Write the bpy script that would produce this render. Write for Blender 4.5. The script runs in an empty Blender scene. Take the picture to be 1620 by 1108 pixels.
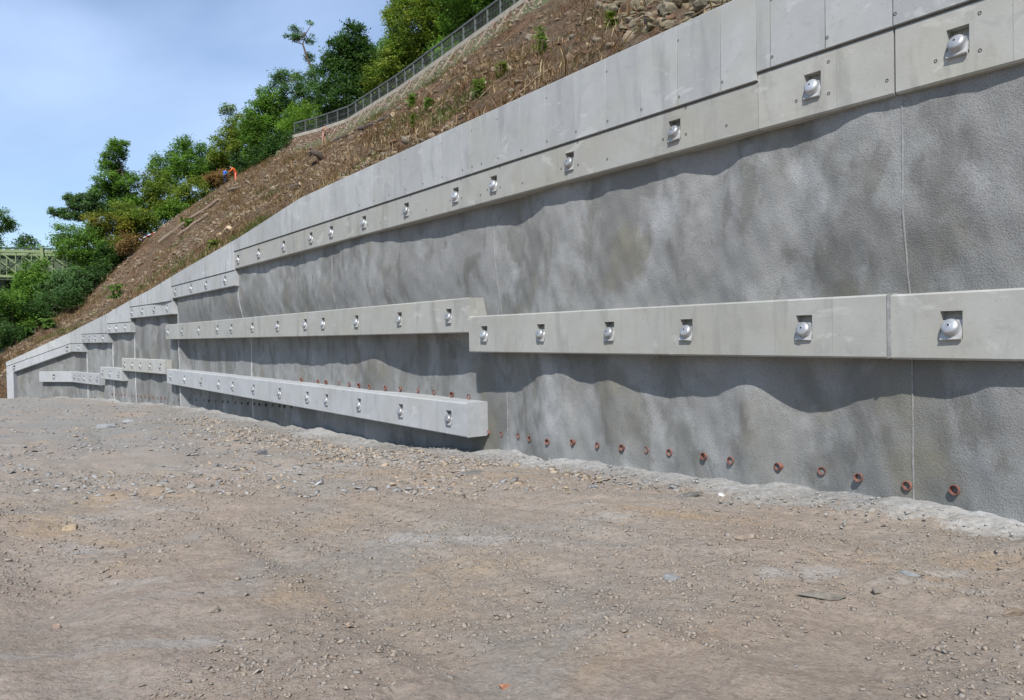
import bpy, math, random
import numpy as np
from mathutils import Vector, Matrix
from mathutils.bvhtree import BVHTree
R = math.radians
random.seed(7); rng = np.random.default_rng(7)
SC = bpy.context.scene
COL = SC.collection

# ------------------------------------------------------------------ camera
FPX, CX, CY = 1260.0, 810.0, 554.0            # survey of the photograph (1620 px wide)
PITCH, ROLL = math.atan(26/1260), 0.0192
fwd = Vector((0, math.cos(PITCH), -math.sin(PITCH)))
r0 = Vector((1, 0, 0)); u0 = Vector((0, math.sin(PITCH), math.cos(PITCH)))
cam_u = u0*math.cos(ROLL) + r0*math.sin(ROLL)
cam_r = r0*math.cos(ROLL) - u0*math.sin(ROLL)
cam = bpy.data.cameras.new('camera'); co = bpy.data.objects.new('camera', cam); COL.objects.link(co)
m = Matrix((cam_r, cam_u, -fwd)).transposed().to_4x4(); co.matrix_world = m
cam.sensor_width = 36; cam.lens = 28.0; cam.clip_start = 0.1; cam.clip_end = 6000
SC.camera = co

# ------------------------------------------------------------------ light
LIGHT = Vector((.08, .67, -.75)).normalized()          # travel direction of the sunlight
sun_el = math.asin(-LIGHT.z); sun_az = math.atan2(-LIGHT.x, -LIGHT.y)
w = bpy.data.worlds.new('World'); SC.world = w; w.use_nodes = True
nt = w.node_tree; nt.nodes.clear()
out = nt.nodes.new('ShaderNodeOutputWorld'); bg = nt.nodes.new('ShaderNodeBackground')
sky = nt.nodes.new('ShaderNodeTexSky'); sky.sky_type = 'NISHITA'; sky.sun_disc = False
sky.sun_elevation = sun_el; sky.sun_rotation = sun_az
sky.air_density = 1.0; sky.dust_density = 0.3; sky.ozone_density = 3.0; sky.altitude = 200
tc = nt.nodes.new('ShaderNodeTexCoord'); mp = nt.nodes.new('ShaderNodeMapping')
mp.inputs['Scale'].default_value = (1.3, 1.3, 3.2); mp.inputs['Rotation'].default_value = (0.25, 0.35, 0.6)
mp.inputs['Location'].default_value = (0.4, 0.1, 0.6)
n1 = nt.nodes.new('ShaderNodeTexNoise'); n1.inputs['Scale'].default_value = 1.7; n1.inputs['Detail'].default_value = 5
n1.inputs['Roughness'].default_value = .48; n1.inputs['Distortion'].default_value = .4
cr = nt.nodes.new('ShaderNodeValToRGB'); cr.color_ramp.elements[0].position = .40; cr.color_ramp.elements[1].position = .74
cr.color_ramp.elements[0].color = (.16, .16, .16, 1); cr.color_ramp.elements[1].color = (.62, .62, .62, 1)
mx = nt.nodes.new('ShaderNodeMix'); mx.data_type = 'RGBA'
mx.inputs['B'].default_value = (5.0, 6.4, 9.1, 1)
L = nt.links.new
L(tc.outputs['Generated'], mp.inputs['Vector']); L(mp.outputs[0], n1.inputs['Vector']); L(n1.outputs['Fac'], cr.inputs['Fac'])
L(cr.outputs['Color'], mx.inputs['Factor']); L(sky.outputs[0], mx.inputs['A']); L(mx.outputs['Result'], bg.inputs['Color'])
bg.inputs['Strength'].default_value = 0.105
L(bg.outputs[0], out.inputs[0])
sl = bpy.data.lights.new('sun', 'SUN'); sl.energy = 4.2; sl.angle = R(.53); sl.color = (1, .965, .915)
so = bpy.data.objects.new('sun', sl); COL.objects.link(so)
so.rotation_euler = LIGHT.to_track_quat('-Z', 'Y').to_euler(); so.location = (0, -20, 30)
SC.view_settings.view_transform = 'Standard'; SC.view_settings.look = 'None'
SC.view_settings.gamma = 1; SC.view_settings.use_curve_mapping = False
SC.view_settings.exposure = 0.45

# ------------------------------------------------------------------ helpers
def ray(px, py):
    return fwd + cam_r*((px-CX)/FPX) - cam_u*((py-CY)/FPX)
def at(px, py, Y):                                   # point on the sight line at forward distance Y
    d = ray(px, py); return d*(Y/d.y)
def link(o, parent=None):
    COL.objects.link(o)
    if parent is not None: o.parent = parent
    return o
def tag(o, label=None, cat=None, group=None, kind=None):
    if label: o['label'] = label
    if cat: o['category'] = cat
    if group: o['group'] = group
    if kind: o['kind'] = kind
    return o
def empty(name, loc=(0, 0, 0), rz=0):
    o = bpy.data.objects.new(name, None); o.location = loc; o.rotation_euler = (0, 0, rz); o.empty_display_size = .3
    return link(o)
def mesh(name, verts, faces, mat=None, smooth=False):
    me = bpy.data.meshes.new(name); me.from_pydata([tuple(v) for v in verts], [], faces); me.validate()
    if mat: me.materials.append(mat)
    if smooth: me.polygons.foreach_set('use_smooth', [True]*len(me.polygons))
    me.update(); return me
def obj(name, me, parent=None):
    o = bpy.data.objects.new(name, me); return link(o, parent)
def npmesh(name, verts, faces, mat, cols=None, smooth=False):
    verts = np.asarray(verts, dtype=np.float32); faces = np.asarray(faces, dtype=np.int32)
    k = faces.shape[1]; me = bpy.data.meshes.new(name)
    me.vertices.add(len(verts)); me.vertices.foreach_set('co', verts.ravel())
    me.loops.add(faces.size); me.loops.foreach_set('vertex_index', faces.ravel())
    me.polygons.add(len(faces)); me.polygons.foreach_set('loop_start', np.arange(0, faces.size, k, dtype=np.int32))
    me.update(calc_edges=True)
    if cols is not None:
        a = me.color_attributes.new('Col', 'FLOAT_COLOR', 'POINT')
        c = np.ones((len(verts), 4), dtype=np.float32); c[:, :3] = cols; a.data.foreach_set('color', c.ravel())
    if smooth: me.polygons.foreach_set('use_smooth', np.ones(len(faces), dtype=bool))
    if mat: me.materials.append(mat)
    return me
class MB:
    def __init__(s): s.v = []; s.f = []
    def add(s, vs, fs):
        n = len(s.v); s.v += [tuple(v) for v in vs]; s.f += [tuple(i+n for i in f) for f in fs]
    def hexa(s, p):                                   # 8 corners: bottom 4 ccw then top 4
        s.add(p, [(0, 3, 2, 1), (4, 5, 6, 7), (0, 1, 5, 4), (1, 2, 6, 5), (2, 3, 7, 6), (3, 0, 4, 7)])
    def box(s, c, h):
        x, y, z = c; a, b, d = h
        s.hexa([(x-a, y-b, z-d), (x+a, y-b, z-d), (x+a, y+b, z-d), (x-a, y+b, z-d), (x-a, y-b, z+d), (x+a, y-b, z+d), (x+a, y+b, z+d), (x-a, y+b, z+d)])
    def bar(s, a, b, wx, wz, up=(0, 0, 1)):           # rectangular bar from a to b
        a = Vector(a); b = Vector(b); t = (b-a).normalized(); u = Vector(up)
        sd = t.cross(u)
        if sd.length < 1e-4: sd = t.cross(Vector((1, 0, 0)))
        sd.normalize(); u = sd.cross(t)
        q = []
        for p in (a, b):
            q += [p-sd*wx-u*wz, p+sd*wx-u*wz, p+sd*wx+u*wz, p-sd*wx+u*wz]
        s.add(q, [(0, 1, 2, 3), (7, 6, 5, 4), (0, 4, 5, 1), (1, 5, 6, 2), (2, 6, 7, 3), (3, 7, 4, 0)])
    def tube(s, pts, rad, n=8, cap=True):
        pts = [Vector(p) for p in pts]; rings = []
        for i, p in enumerate(pts):
            t = (pts[min(i+1, len(pts)-1)]-pts[max(i-1, 0)]).normalized()
            a = t.cross(Vector((0, 0, 1)));
            if a.length < .05: a = t.cross(Vector((0, 1, 0)))
            a.normalize(); b = t.cross(a); r = rad[i] if hasattr(rad, '__len__') else rad
            rings.append([p+(a*math.cos(2*math.pi*k/n)+b*math.sin(2*math.pi*k/n))*r for k in range(n)])
        vs = [v for rg in rings for v in rg]; fs = []
        for i in range(len(pts)-1):
            for k in range(n):
                fs.append((i*n+k, i*n+(k+1) % n, (i+1)*n+(k+1) % n, (i+1)*n+k))
        if cap: fs += [tuple(range(n))[::-1], tuple((len(pts)-1)*n+k for k in range(n))]
        s.add(vs, fs)
    def build(s, name, mat, parent=None, smooth=False):
        return obj(name, mesh(name, s.v, s.f, mat, smooth), parent)

# ------------------------------------------------------------------ materials
def newmat(name):
    mt = bpy.data.materials.new(name); mt.use_nodes = True; t = mt.node_tree
    return mt, t, t.nodes['Principled BSDF']
class NB:
    def __init__(s, t): s.t = t
    def n(s, ty, **k):
        nd = s.t.nodes.new(ty)
        for a, b in k.items():
            if hasattr(nd, a): setattr(nd, a, b)
        return nd
    def pos(s, scale=(1, 1, 1)):
        g = s.n('ShaderNodeNewGeometry'); mp = s.n('ShaderNodeMapping'); mp.inputs['Scale'].default_value = scale
        s.t.links.new(g.outputs['Position'], mp.inputs['Vector']); return mp.outputs[0]
    def noise(s, vec, sc, det=4, ro=.55, dist=0):
        n = s.n('ShaderNodeTexNoise'); n.inputs['Scale'].default_value = sc; n.inputs['Detail'].default_value = det
        n.inputs['Roughness'].default_value = ro; n.inputs['Distortion'].default_value = dist
        if vec is not None: s.t.links.new(vec, n.inputs['Vector'])
        return n.outputs['Fac']
    def ramp(s, fac, stops):
        r = s.n('ShaderNodeValToRGB'); e = r.color_ramp.elements
        while len(e) < len(stops): e.new(.5)
        for i, (p, c) in enumerate(stops):
            e[i].position = p; e[i].color = (c, c, c, 1) if not hasattr(c, '__len__') else (*c, 1)
        s.t.links.new(fac, r.inputs['Fac']); return r.outputs['Color']
    def mix(s, fac, a, b, mode='MIX'):
        m = s.n('ShaderNodeMix'); m.data_type = 'RGBA'; m.blend_type = mode
        for sock, v in (('Factor', fac), ('A', a), ('B', b)):
            if hasattr(v, 'is_linked') or isinstance(v, bpy.types.NodeSocket): s.t.links.new(v, m.inputs[sock])
            elif sock == 'Factor': m.inputs[0].default_value = v
            else: m.inputs[sock].default_value = (*v, 1)
        return m.outputs['Result']
    def bump(s, h, strength, dist, normal=None):
        b = s.n('ShaderNodeBump'); b.inputs['Strength'].default_value = strength; b.inputs['Distance'].default_value = dist
        s.t.links.new(h, b.inputs['Height'])
        if normal is not None: s.t.links.new(normal, b.inputs['Normal'])
        return b.outputs['Normal']
def concrete(name, c1, c2, stain=.35, drip=0.0, fleck=.5):
    mt, t, p = newmat(name); b = NB(t); l = t.links.new
    w1 = b.pos(); big = b.noise(w1, .55, 5, .6, .3); mid = b.noise(w1, 3.0, 6, .62)
    col = b.mix(b.ramp(big, [(.3, 0), (.7, 1)]), c1, c2)
    col = b.mix(b.ramp(mid, [(.35, .0), (.8, .35)]), col, tuple(x*.72 for x in c1))
    yel = b.ramp(b.noise(w1, .9, 3, .5), [(.5, 0), (.72, .45)])
    col = b.mix(yel, col, (c1[0]*1.0, c1[1]*.96, c1[2]*.80))
    st = b.ramp(b.noise(b.pos((2.2, 2.2, .5)), 1.1, 6, .6, .4), [(.53, 0), (.72, stain)])
    col = b.mix(st, col, tuple(x*.55 for x in c1))
    if drip:
        dr = b.ramp(b.noise(b.pos((3.2, 3.2, .55)), 1.2, 5, .65), [(.56, 0), (.66, drip)])
        col = b.mix(dr, col, tuple(x*.42 for x in c1))
    oi = b.n('ShaderNodeObjectInfo'); rv = b.ramp(oi.outputs['Random'], [(0, .90), (1, 1.06)])
    col = b.mix(1.0, col, rv, 'MULTIPLY')
    fl = b.ramp(b.noise(w1, 45, 3, .6), [(.62, 0), (.74, fleck)])
    col = b.mix(fl, col, tuple(x*.7 for x in c1))
    bl = b.ramp(b.noise(b.pos((1, 1, 1.6)), 1.9, 7, .68, .9), [(.57, 0), (.63, .28)]); col = b.mix(bl, col, (c1[0]*.70, c1[1]*.72, c1[2]*.74))
    bl2 = b.ramp(b.noise(b.pos((1, 1, 1.8)), 1.3, 7, .65, 1.2), [(.60, 0), (.66, .4)]); col = b.mix(bl2, col, tuple(min(.6, x*1.22) for x in c2))
    po = b.n('ShaderNodeTexVoronoi'); po.inputs['Scale'].default_value = 14; l(w1, po.inputs['Vector']); col = b.mix(b.ramp(po.outputs['Distance'], [(.05, .7), (.10, 0)]), col, tuple(x*.35 for x in c1))
    l(col, p.inputs['Base Color']); p.inputs['Roughness'].default_value = .82; p.inputs['Specular IOR Level'].default_value = .3
    l(b.bump(b.noise(w1, 30, 6, .6), .25, .006, b.bump(mid, .3, .01)), p.inputs['Normal'])
    return mt
def shotcrete(name):
    mt, t, p = newmat(name); b = NB(t); l = t.links.new
    w1 = b.pos()
    base = b.mix(b.ramp(b.noise(w1, .7, 5, .6, .3), [(.32, 0), (.66, 1)]), (.198, .200, .191), (.278, .281, .275))
    wet = b.ramp(b.noise(b.pos((.9, .9, .55)), .9, 6, .6, .25), [(.495, 0), (.575, .62)])
    col = b.mix(wet, base, (.140, .141, .130))
    wet2 = b.ramp(b.noise(b.pos((1.2, 1.2, .65)), 1.4, 6, .6, .25), [(.56, 0), (.62, .55)])
    col = b.mix(wet2, col, (.135, .132, .115))
    strk = b.ramp(b.noise(b.pos((1.8, 1.8, .4)), 1.0, 4, .6, .6), [(.58, 0), (.74, .2)])
    col = b.mix(strk, col, (.18, .178, .162))
    ol = b.ramp(b.noise(w1, .8, 4, .55), [(.57, 0), (.70, .55)])
    col = b.mix(ol, col, (.185, .172, .122))
    wh = b.ramp(b.noise(b.pos((.8, .8, .8)), 1.3, 6, .6, .3), [(.56, 0), (.70, .5)])
    col = b.mix(wh, col, (.385, .39, .395))
    gr = b.noise(w1, 64, 2, .6)
    col = b.mix(b.ramp(gr, [(.36, .42), (.50, 0)]), col, (.10, .10, .095))
    oi = b.n('ShaderNodeObjectInfo'); col = b.mix(1.0, col, b.ramp(oi.outputs['Random'], [(0, .86), (1, 1.10)]), 'MULTIPLY')
    l(col, p.inputs['Base Color']); p.inputs['Roughness'].default_value = .93; p.inputs['Specular IOR Level'].default_value = .15
    h = b.noise(w1, 52, 3, .6); g1 = b.noise(w1, 9.0, 4, .6)
    l(b.bump(h, .8, .012, b.bump(g1, .35, .02)), p.inputs['Normal'])
    return mt
def simple(name, c, rough=.8, metal=0, var=.12, vs=4.0, spec=.4, bump=0, bs=30):
    mt, t, p = newmat(name); b = NB(t); l = t.links.new
    f = b.ramp(b.noise(b.pos(), vs, 5, .6), [(.3, 1-var), (.7, 1+var)])
    l(b.mix(1.0, c, f, 'MULTIPLY'), p.inputs['Base Color'])
    p.inputs['Roughness'].default_value = rough; p.inputs['Metallic'].default_value = metal; p.inputs['Specular IOR Level'].default_value = spec
    if bump: l(b.bump(b.noise(b.pos(), bs, 5, .6), .6, bump), p.inputs['Normal'])
    return mt
def attrmat(name, rough=.9, transl=0, bump=0, bs=20, spec=.2):
    mt, t, p = newmat(name); b = NB(t); l = t.links.new
    a = b.n('ShaderNodeAttribute'); a.attribute_name = 'Col'
    col = a.outputs['Color']
    if bump:
        col = b.mix(1.0, col, b.ramp(b.noise(b.pos(), bs, 5, .65), [(.25, .6), (.75, 1.3)]), 'MULTIPLY')
        l(b.bump(b.noise(b.pos(), bs, 5, .6), .8, bump), p.inputs['Normal'])
    l(col, p.inputs['Base Color']); p.inputs['Roughness'].default_value = rough; p.inputs['Specular IOR Level'].default_value = spec
    if transl:
        tr = b.n('ShaderNodeBsdfTranslucent'); ms = b.n('ShaderNodeMixShader'); ms.inputs[0].default_value = transl
        l(b.mix(1.0, col, (1.1, 1.25, .55), 'MULTIPLY'), tr.inputs['Color'])
        l(p.outputs[0], ms.inputs[1]); l(tr.outputs[0], ms.inputs[2]); l(ms.outputs[0], t.nodes['Material Output'].inputs[0])
    return mt
M = {}
M['conc'] = concrete('cast_concrete', (.325, .333, .328), (.395, .404, .402), .5)
M['conc_beam'] = concrete('beam_concrete', (.325, .322, .292), (.39, .388, .362), .55)
M['conc_pale'] = concrete('pale_beam_concrete', (.34, .349, .352), (.41, .419, .427), .35)
M['conc_drip'] = concrete('streaked_concrete', (.355, .363, .36), (.41, .418, .42), .35, .6)
M['core'] = simple('joint_grey', (.16, .16, .15), .9)
M['shot'] = shotcrete('shotcrete')
M['joint'] = simple('joint_mortar', (.25, .252, .244), .9, var=.3, vs=9, bump=.01)
M['joint_sunlit'] = simple('painted_sunlit_return', (.40, .40, .385), .9, var=.25, vs=3)  # pale colour stands in for sunlight on the bay return faces
M['seam'] = simple('seam_grey', (.26, .26, .245), .9)
M['zinc'] = simple('zinc_painted_steel', (.40, .41, .42), .42, .55, .2, 9)
_t = M['zinc'].node_tree; _b = NB(_t); _p = _t.nodes['Principled BSDF']; _src = _p.inputs['Base Color'].links[0].from_socket
_oi = _b.n('ShaderNodeObjectInfo'); _t.links.new(_b.mix(1.0, _src, _b.ramp(_oi.outputs['Random'], [(0, (.72, .71, .68)), (1, (1.12, 1.12, 1.12))]), 'MULTIPLY'), _p.inputs['Base Color'])
M['plate'] = simple('galvanised_plate', (.40, .40, .39), .55, .3, .22, 14)
M['hole'] = simple('tie_hole_dark', (.05, .05, .048), .9)  # dark colour stands in for the shade inside the tie holes
M['pipe'] = simple('terracotta_plastic', (.205, .088, .066), .7, 0, .45, 7)
M['dark'] = simple('painted_bore_shade', (.02, .018, .016), .9)  # near-black colour of a flat disc, painted shade inside the pipes
M['stone'] = attrmat('loose_stone', .93, 0, .02, 14)
M['chip'] = attrmat('gravel_chip', .93)
M['leaf'] = attrmat('foliage', .65, .42)
M['weed'] = attrmat('dry_weed', .8, .2)
M['bark'] = simple('bark', (.085, .065, .05), .95, 0, .3, 6, bump=.03, bs=12)
M['barklight'] = simple('cut_log_bark', (.17, .13, .095), .95, 0, .3, 5, bump=.03, bs=12)
M['wood'] = simple('cut_wood', (.50, .38, .24), .85, 0, .15, 10)
M['rail'] = simple('weathered_grey_rail', (.075, .085, .083), .75, 0, .2, 3)
M['raildark'] = simple('dark_green_rail', (.05, .06, .055), .7)
M['wire'] = simple('fence_wire', (.07, .075, .075), .6, .3)
M['cope'] = simple('coping_concrete', (.30, .275, .225), .9, 0, .2, 2, bump=.02)
M['rib'] = simple('rib_timber', (.25, .205, .15), .9, 0, .2, 3)
M['green'] = simple('bridge_green_paint', (.19, .235, .115), .55, 0, .1, 2)
M['greendark'] = simple('bridge_dark_green', (.035, .055, .032), .6, 0, .15, 2)
M['greenpanel'] = simple('bridge_panel_green', (.075, .105, .06), .65, 0, .12, 1.5)
def ground_mat():
    mt, t, p = newmat('site_dirt'); b = NB(t); l = t.links.new
    w1 = b.pos((1, 1, .3)); tr = b.pos((.35, 1.0, .3))
    col = b.mix(b.ramp(b.noise(w1, .22, 5, .6, .5), [(.38, 0), (.62, 1)]), (.30, .236, .182), (.29, .25, .205))
    col = b.mix(b.ramp(b.noise(tr, .9, 6, .65, .3), [(.45, 0), (.7, .8)]), col, (.36, .30, .25))
    col = b.mix(b.ramp(b.noise(w1, .30, 5, .62, .5), [(.53, 0), (.62, .75)]), col, (.345, .255, .165))
    col = b.mix(b.ramp(b.noise(b.pos((1, 1, .3)), .27, 6, .64, .9), [(.51, 0), (.60, .6)]), col, (.262, .245, .218))
    col = b.mix(b.ramp(b.noise(b.pos((.6, 1.5, .3)), .55, 6, .65, .6), [(.58, 0), (.66, .6)]), col, (.40, .385, .36))
    sp = b.n('ShaderNodeSeparateXYZ'); gp = b.n('ShaderNodeNewGeometry'); l(gp.outputs['Position'], sp.inputs[0])      # grey quarry fines on the far half of the floor
    far = b.n('ShaderNodeMapRange'); far.inputs['From Min'].default_value = 13; far.inputs['From Max'].default_value = 24; l(sp.outputs['Y'], far.inputs['Value'])
    fm = b.mix(1.0, far.outputs[0], b.ramp(b.noise(w1, .4, 5, .65, .5), [(.34, 0), (.52, .85)]), 'MULTIPLY'); col = b.mix(fm, col, (.235, .232, .218))
    fine = b.noise(w1, 20, 7, .74); col = b.mix(b.ramp(fine, [(.30, .7), (.52, 0)]), col, (.13, .11, .09))
    col = b.mix(b.ramp(fine, [(.58, 0), (.76, .7)]), col, (.44, .40, .35))
    peb = b.n('ShaderNodeTexVoronoi'); peb.inputs['Scale'].default_value = 26; l(w1, peb.inputs['Vector'])
    col = b.mix(b.ramp(peb.outputs['Distance'], [(.18, .55), (.34, 0)]), col, b.mix(b.noise(w1, 9, 2), (.20, .175, .15), (.46, .42, .37)))
    l(col, p.inputs['Base Color']); p.inputs['Roughness'].default_value = .95; p.inputs['Specular IOR Level'].default_value = .15
    l(b.bump(b.noise(w1, 28, 7, .72), 1.0, .03, b.bump(b.noise(w1, 9, 5, .65), .5, .03)), p.inputs['Normal'])
    return mt
def hill_mat():
    mt, t, p = newmat('bare_hillside_soil'); b = NB(t); l = t.links.new
    w1 = b.pos()
    col = b.mix(b.ramp(b.noise(w1, .16, 5, .6, .4), [(.38, 0), (.62, 1)]), (.20, .112, .066), (.225, .15, .095))
    col = b.mix(b.ramp(b.noise(w1, .5, 6, .65), [(.48, 0), (.64, .8)]), col, (.215, .18, .125))
    col = b.mix(b.ramp(b.noise(w1, .8, 6, .65), [(.55, 0), (.68, .6)]), col, (.115, .10, .052))
    g = b.noise(w1, 1.7, 8, .72, .6); col = b.mix(b.ramp(g, [(.36, .85), (.50, 0)]), col, (.055, .042, .03))  # dark hollows here and in the next line: crevice shade painted into the soil
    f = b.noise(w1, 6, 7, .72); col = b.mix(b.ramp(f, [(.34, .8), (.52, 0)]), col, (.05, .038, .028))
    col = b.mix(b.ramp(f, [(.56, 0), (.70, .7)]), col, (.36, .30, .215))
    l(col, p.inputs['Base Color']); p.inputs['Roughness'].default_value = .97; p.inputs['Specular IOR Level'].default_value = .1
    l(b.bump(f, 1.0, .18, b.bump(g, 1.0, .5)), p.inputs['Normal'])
    return mt
M['ground'] = ground_mat(); M['hill'] = hill_mat()
M['spill'] = attrmat('shotcrete_dust', .96, 0, .03, 13)
M['wood_floor'] = simple('forest_floor', (.07, .075, .03), .95, 0, .4, .6, bump=.15, bs=3)
M['path'] = simple('path_gravel', (.27, .24, .19), .95, 0, .2, 3)

# ------------------------------------------------------------------ plan of the retaining wall
D = Vector((-.5765, .817, 0)).normalized(); N = Vector((D.y, -D.x, 0)); N = Vector((.817, .5765, 0)).normalized()
OFF = 8.74
def straight(s): return N*OFF + D*s
plan = [straight(-14), straight(42.2)] + [Vector((x, y, 0)) for x, y in ((-21.4, 44.5), (-24.4, 48), (-28.1, 52), (-29.9, 54), (-35.6, 56.0))]
S = [-14.0]
for a, b in zip(plan, plan[1:]): S.append(S[-1]+(b-a).length)
def segn(i):
    t = (plan[i+1]-plan[i]).normalized(); return Vector((t.y, -t.x, 0))
def fr(s):                                            # point on the front line, normal into the hill
    i = 0
    while i < len(S)-2 and s > S[i+1]: i += 1
    t = (plan[i+1]-plan[i]).normalized()
    p = plan[i]+t*(s-S[i]); n = segn(i); w = .25
    if i+1 < len(S)-1 and S[i+1]-s < w: n = n.lerp(segn(i+1), .5*(1-(S[i+1]-s)/w))
    if i > 0 and s-S[i] < w: n = n.lerp(segn(i-1), .5*(1-(s-S[i])/w))
    return p, n.normalized()
def W(s, b, z):
    p, n = fr(s); q = p+n*b; return Vector((q.x, q.y, z))
def rot(s):
    p, n = fr(s); return math.atan2(-n.x, n.y)        # local y -> n
def unp(px, py, b=0.0):                               # sight line meets the wall surface at depth b
    d = ray(px, py); lo, hi = -13.0, S[-1]+4
    def g(s):
        q = W(s, b, 0); return q.x*d.y-q.y*d.x
    gl = g(lo)
    for _ in range(50):
        mi = (lo+hi)/2
        if (g(mi) > 0) == (gl > 0): lo = mi
        else: hi = mi
    q = W(lo, b, 0); return lo, d.z*(q.y/d.y)
def sx(px, py=530): return unp(px, py)[0]

# ground level from the survey of the wall foot
_gs = [-30, 5, 12, 14, 18, 27, 36.5, 42, 48.7, 53.3, 58.7, 66, 110, 400]; _gz = [-1.95, -2.12, -2.36, -2.52, -2.76, -2.99, -3.2, -3.26, -3.54, -3.62, -3.74, -4.0, -4.8, -6]
def zg(x, y):
    s = x*D.x+y*D.y; t = OFF-(x*N.x+y*N.y)
    return np.interp(s, _gs, _gz)+.032*np.clip(t-1.5, 0, 9)
def zgn(x, y):                                        # with gentle humps
    return zg(x, y)+.035*np.sin(.9*x+.4*y)*np.sin(.5*y-.7*x+1)+.025*np.sin(2.3*x+1.1*y)+.02*np.sin(1.7*y-1.9*x)+.012*np.sin(5.1*x+2*y)*np.sin(3.7*y)

# wall top
_ts = [-14, sx(1165, 5), sx(475, 318), sx(380.6, 375), sx(274, 435), sx(206, 475), sx(127, 518), sx(112, 525), S[-1]]
_tz = [4.62, 4.42, 4.19, 3.70, 3.06, 2.24, .95, .68, -1.33]
def ztop(s): return float(np.interp(s, _ts, _tz))

# ------------------------------------------------------------------ shotcrete face: bulges from the shadow lines
KS = .45/.75
def bulge_table(pts, zbeam):
    o = []
    for px, py in pts:
        b = .3
        for _ in range(12): s, z = unp(px, py, b); b = min(.62, max(.10, KS*(zbeam-z)))
        s, z = unp(px, py, b); o.append((s, b))
    o.sort(); return [a for a, _ in o], [b for _, b in o]
low_r = bulge_table([(770, 623), (817, 625), (834, 611), (858, 594), (889, 594), (913, 605), (937, 611), (967, 605), (1009, 622), (1057, 633), (1087, 630), (1129, 630), (1156, 620), (1182, 609), (1214, 625), (1252, 649), (1287, 656), (1321, 653), (1382, 632), (1429, 627), (1486, 635), (1538, 629), (1577, 617), (1620, 616)], -.37)
low_l = bulge_table([(276, 566), (329, 574), (387, 573), (421, 583.6), (456, 576), (497, 581), (535, 576), (559, 579), (593, 567), (627, 586), (661, 597), (696, 598), (744, 592)], .03)
up_all = bulge_table([(387, 434), (421, 434), (438, 423), (469, 422), (517, 408), (552, 394), (593, 382), (637, 386), (696, 377), (764, 362), (819, 358), (862, 331), (902, 322), (945, 317), (978, 302), (1025, 293), (1075, 279), (1133, 281), (1178, 253), (1214, 240), (1258, 235), (1305, 213), (1359, 188), (1395, 173), (1435, 168), (1503, 155), (1593, 130)], 2.60)
S767 = sx(767, 530)
lowS = low_r[0]+low_l[0]; lowB = low_r[1]+low_l[1]
_g = np.arange(-16, 75, .05)
def smooth_table(xs, ys):
    y = np.interp(_g, xs, ys); o = np.zeros_like(y)
    for i, q in enumerate(_g):
        sg = .10 if q < 12 else .16 if q < 18 else .5; k = np.exp(-((_g-q)/sg)**2); o[i] = (k*y).sum()/k.sum()
    return o
LOW_T = smooth_table(lowS, lowB); UP_T = smooth_table(*up_all)
def wallb(s, z):
    lo = float(np.interp(s, _g, LOW_T)); up = float(np.interp(s, _g, UP_T))
    if s > sx_left: lo = up = .30+.04*math.sin(2.3*s)
    k = min(1, max(0, (z+.3)/1.9)); k = k*k*(3-2*k)
    return lo*(1-k)+up*k+.012*math.sin(3.1*s+2*z)*math.sin(2.3*z+s)+.008*math.sin(7*s-3*z)*math.sin(6*z)
sx_left = sx(276, 540)
def noise3(a, b):
    return math.sin(a*12.9+b*4.1)*math.sin(b*11.3-a*5.7)

wall = empty('retaining_wall', W(12, .3, -2.3))
tag(wall, 'rough grey shotcrete retaining wall with rows of drain pipes under the hillside', 'retaining wall', kind='thing')
wall_inv = Matrix.Translation(-Vector(wall.location))
def child(o, parent):                                 # parent an object whose mesh is in world coordinates
    o.parent = parent; o.matrix_parent_inverse = parent.matrix_basis.inverted() if parent.parent is None else (parent.parent.matrix_basis @ parent.matrix_parent_inverse @ parent.matrix_basis).inverted() if False else parent.matrix_basis.inverted()
    return o
jpx = [(1423, 500), (767, 530), (517, 480), (371, 480), (272, 480), (205, 540), (170, 560), (130, 580)]
js = [sx(*p) for p in jpx]
top_z = [2.9, 2.9, 2.9, 2.9, 2.3, 1.55, .8, .25, -.3]
edges = [-14]+js+[S[-1]-.25]
for i in range(len(edges)-1):
    a, b = edges[i], edges[i+1]
    step = .05 if i in (0, 1) else .10 if i < 4 else .25
    if i == 0: ss = np.concatenate([np.arange(a, 2.5, .4), np.arange(2.5, b, step), [b]])
    else: ss = np.append(np.arange(a, b-step*.4, step), b)
    za = float(min(zg(*W(a, 0, 0).xy), zg(*W(b, 0, 0).xy)))-.5
    zz = np.linspace(za, top_z[i], max(6, int((top_z[i]-za)/step)))
    vs = []; fs = []
    for s in ss:
        p, n = fr(s)
        for z in zz:
            d = wallb(s, z)
            if i == len(edges)-2: d = .30; zt = min(z, ztop(s)-.6); q = p+n*d; vs.append((q.x, q.y, zt)); continue
            q = p+n*(d+.006*noise3(s, z)); vs.append((q.x, q.y, z))
    nz = len(zz)
    for a_ in range(len(ss)-1):
        for c in range(nz-1): k = a_*nz+c; fs.append((k, k+nz, k+nz+1, k+1))
    child(obj('wall_section', mesh('wall_section', vs, fs, M['shot'], True)), wall)
for k, (s, hw) in enumerate(zip(js, (.011, .013, .02, .06, .09, .09, .09, .09))):
    mb = MB(); za = float(zg(*W(s, 0, 0).xy))-.1; zz = np.linspace(za, top_z[k+1], 26)
    for z0, z1 in zip(zz, zz[1:]):
        q = [W(s+e, wallb(s, z)-pr, z) for z in (z0, z1) for e, pr in ((-hw, -.02), (-hw*.6, .009), (hw*.6, .009), (hw, -.02))]
        mb.add(q, [(0, 1, 5, 4), (1, 2, 6, 5), (2, 3, 7, 6)])
    child(mb.build('joint_strip', M['joint'] if k < 3 else M['joint_sunlit']), wall)  # left bays: sunlit return edges painted as pale strips

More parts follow.
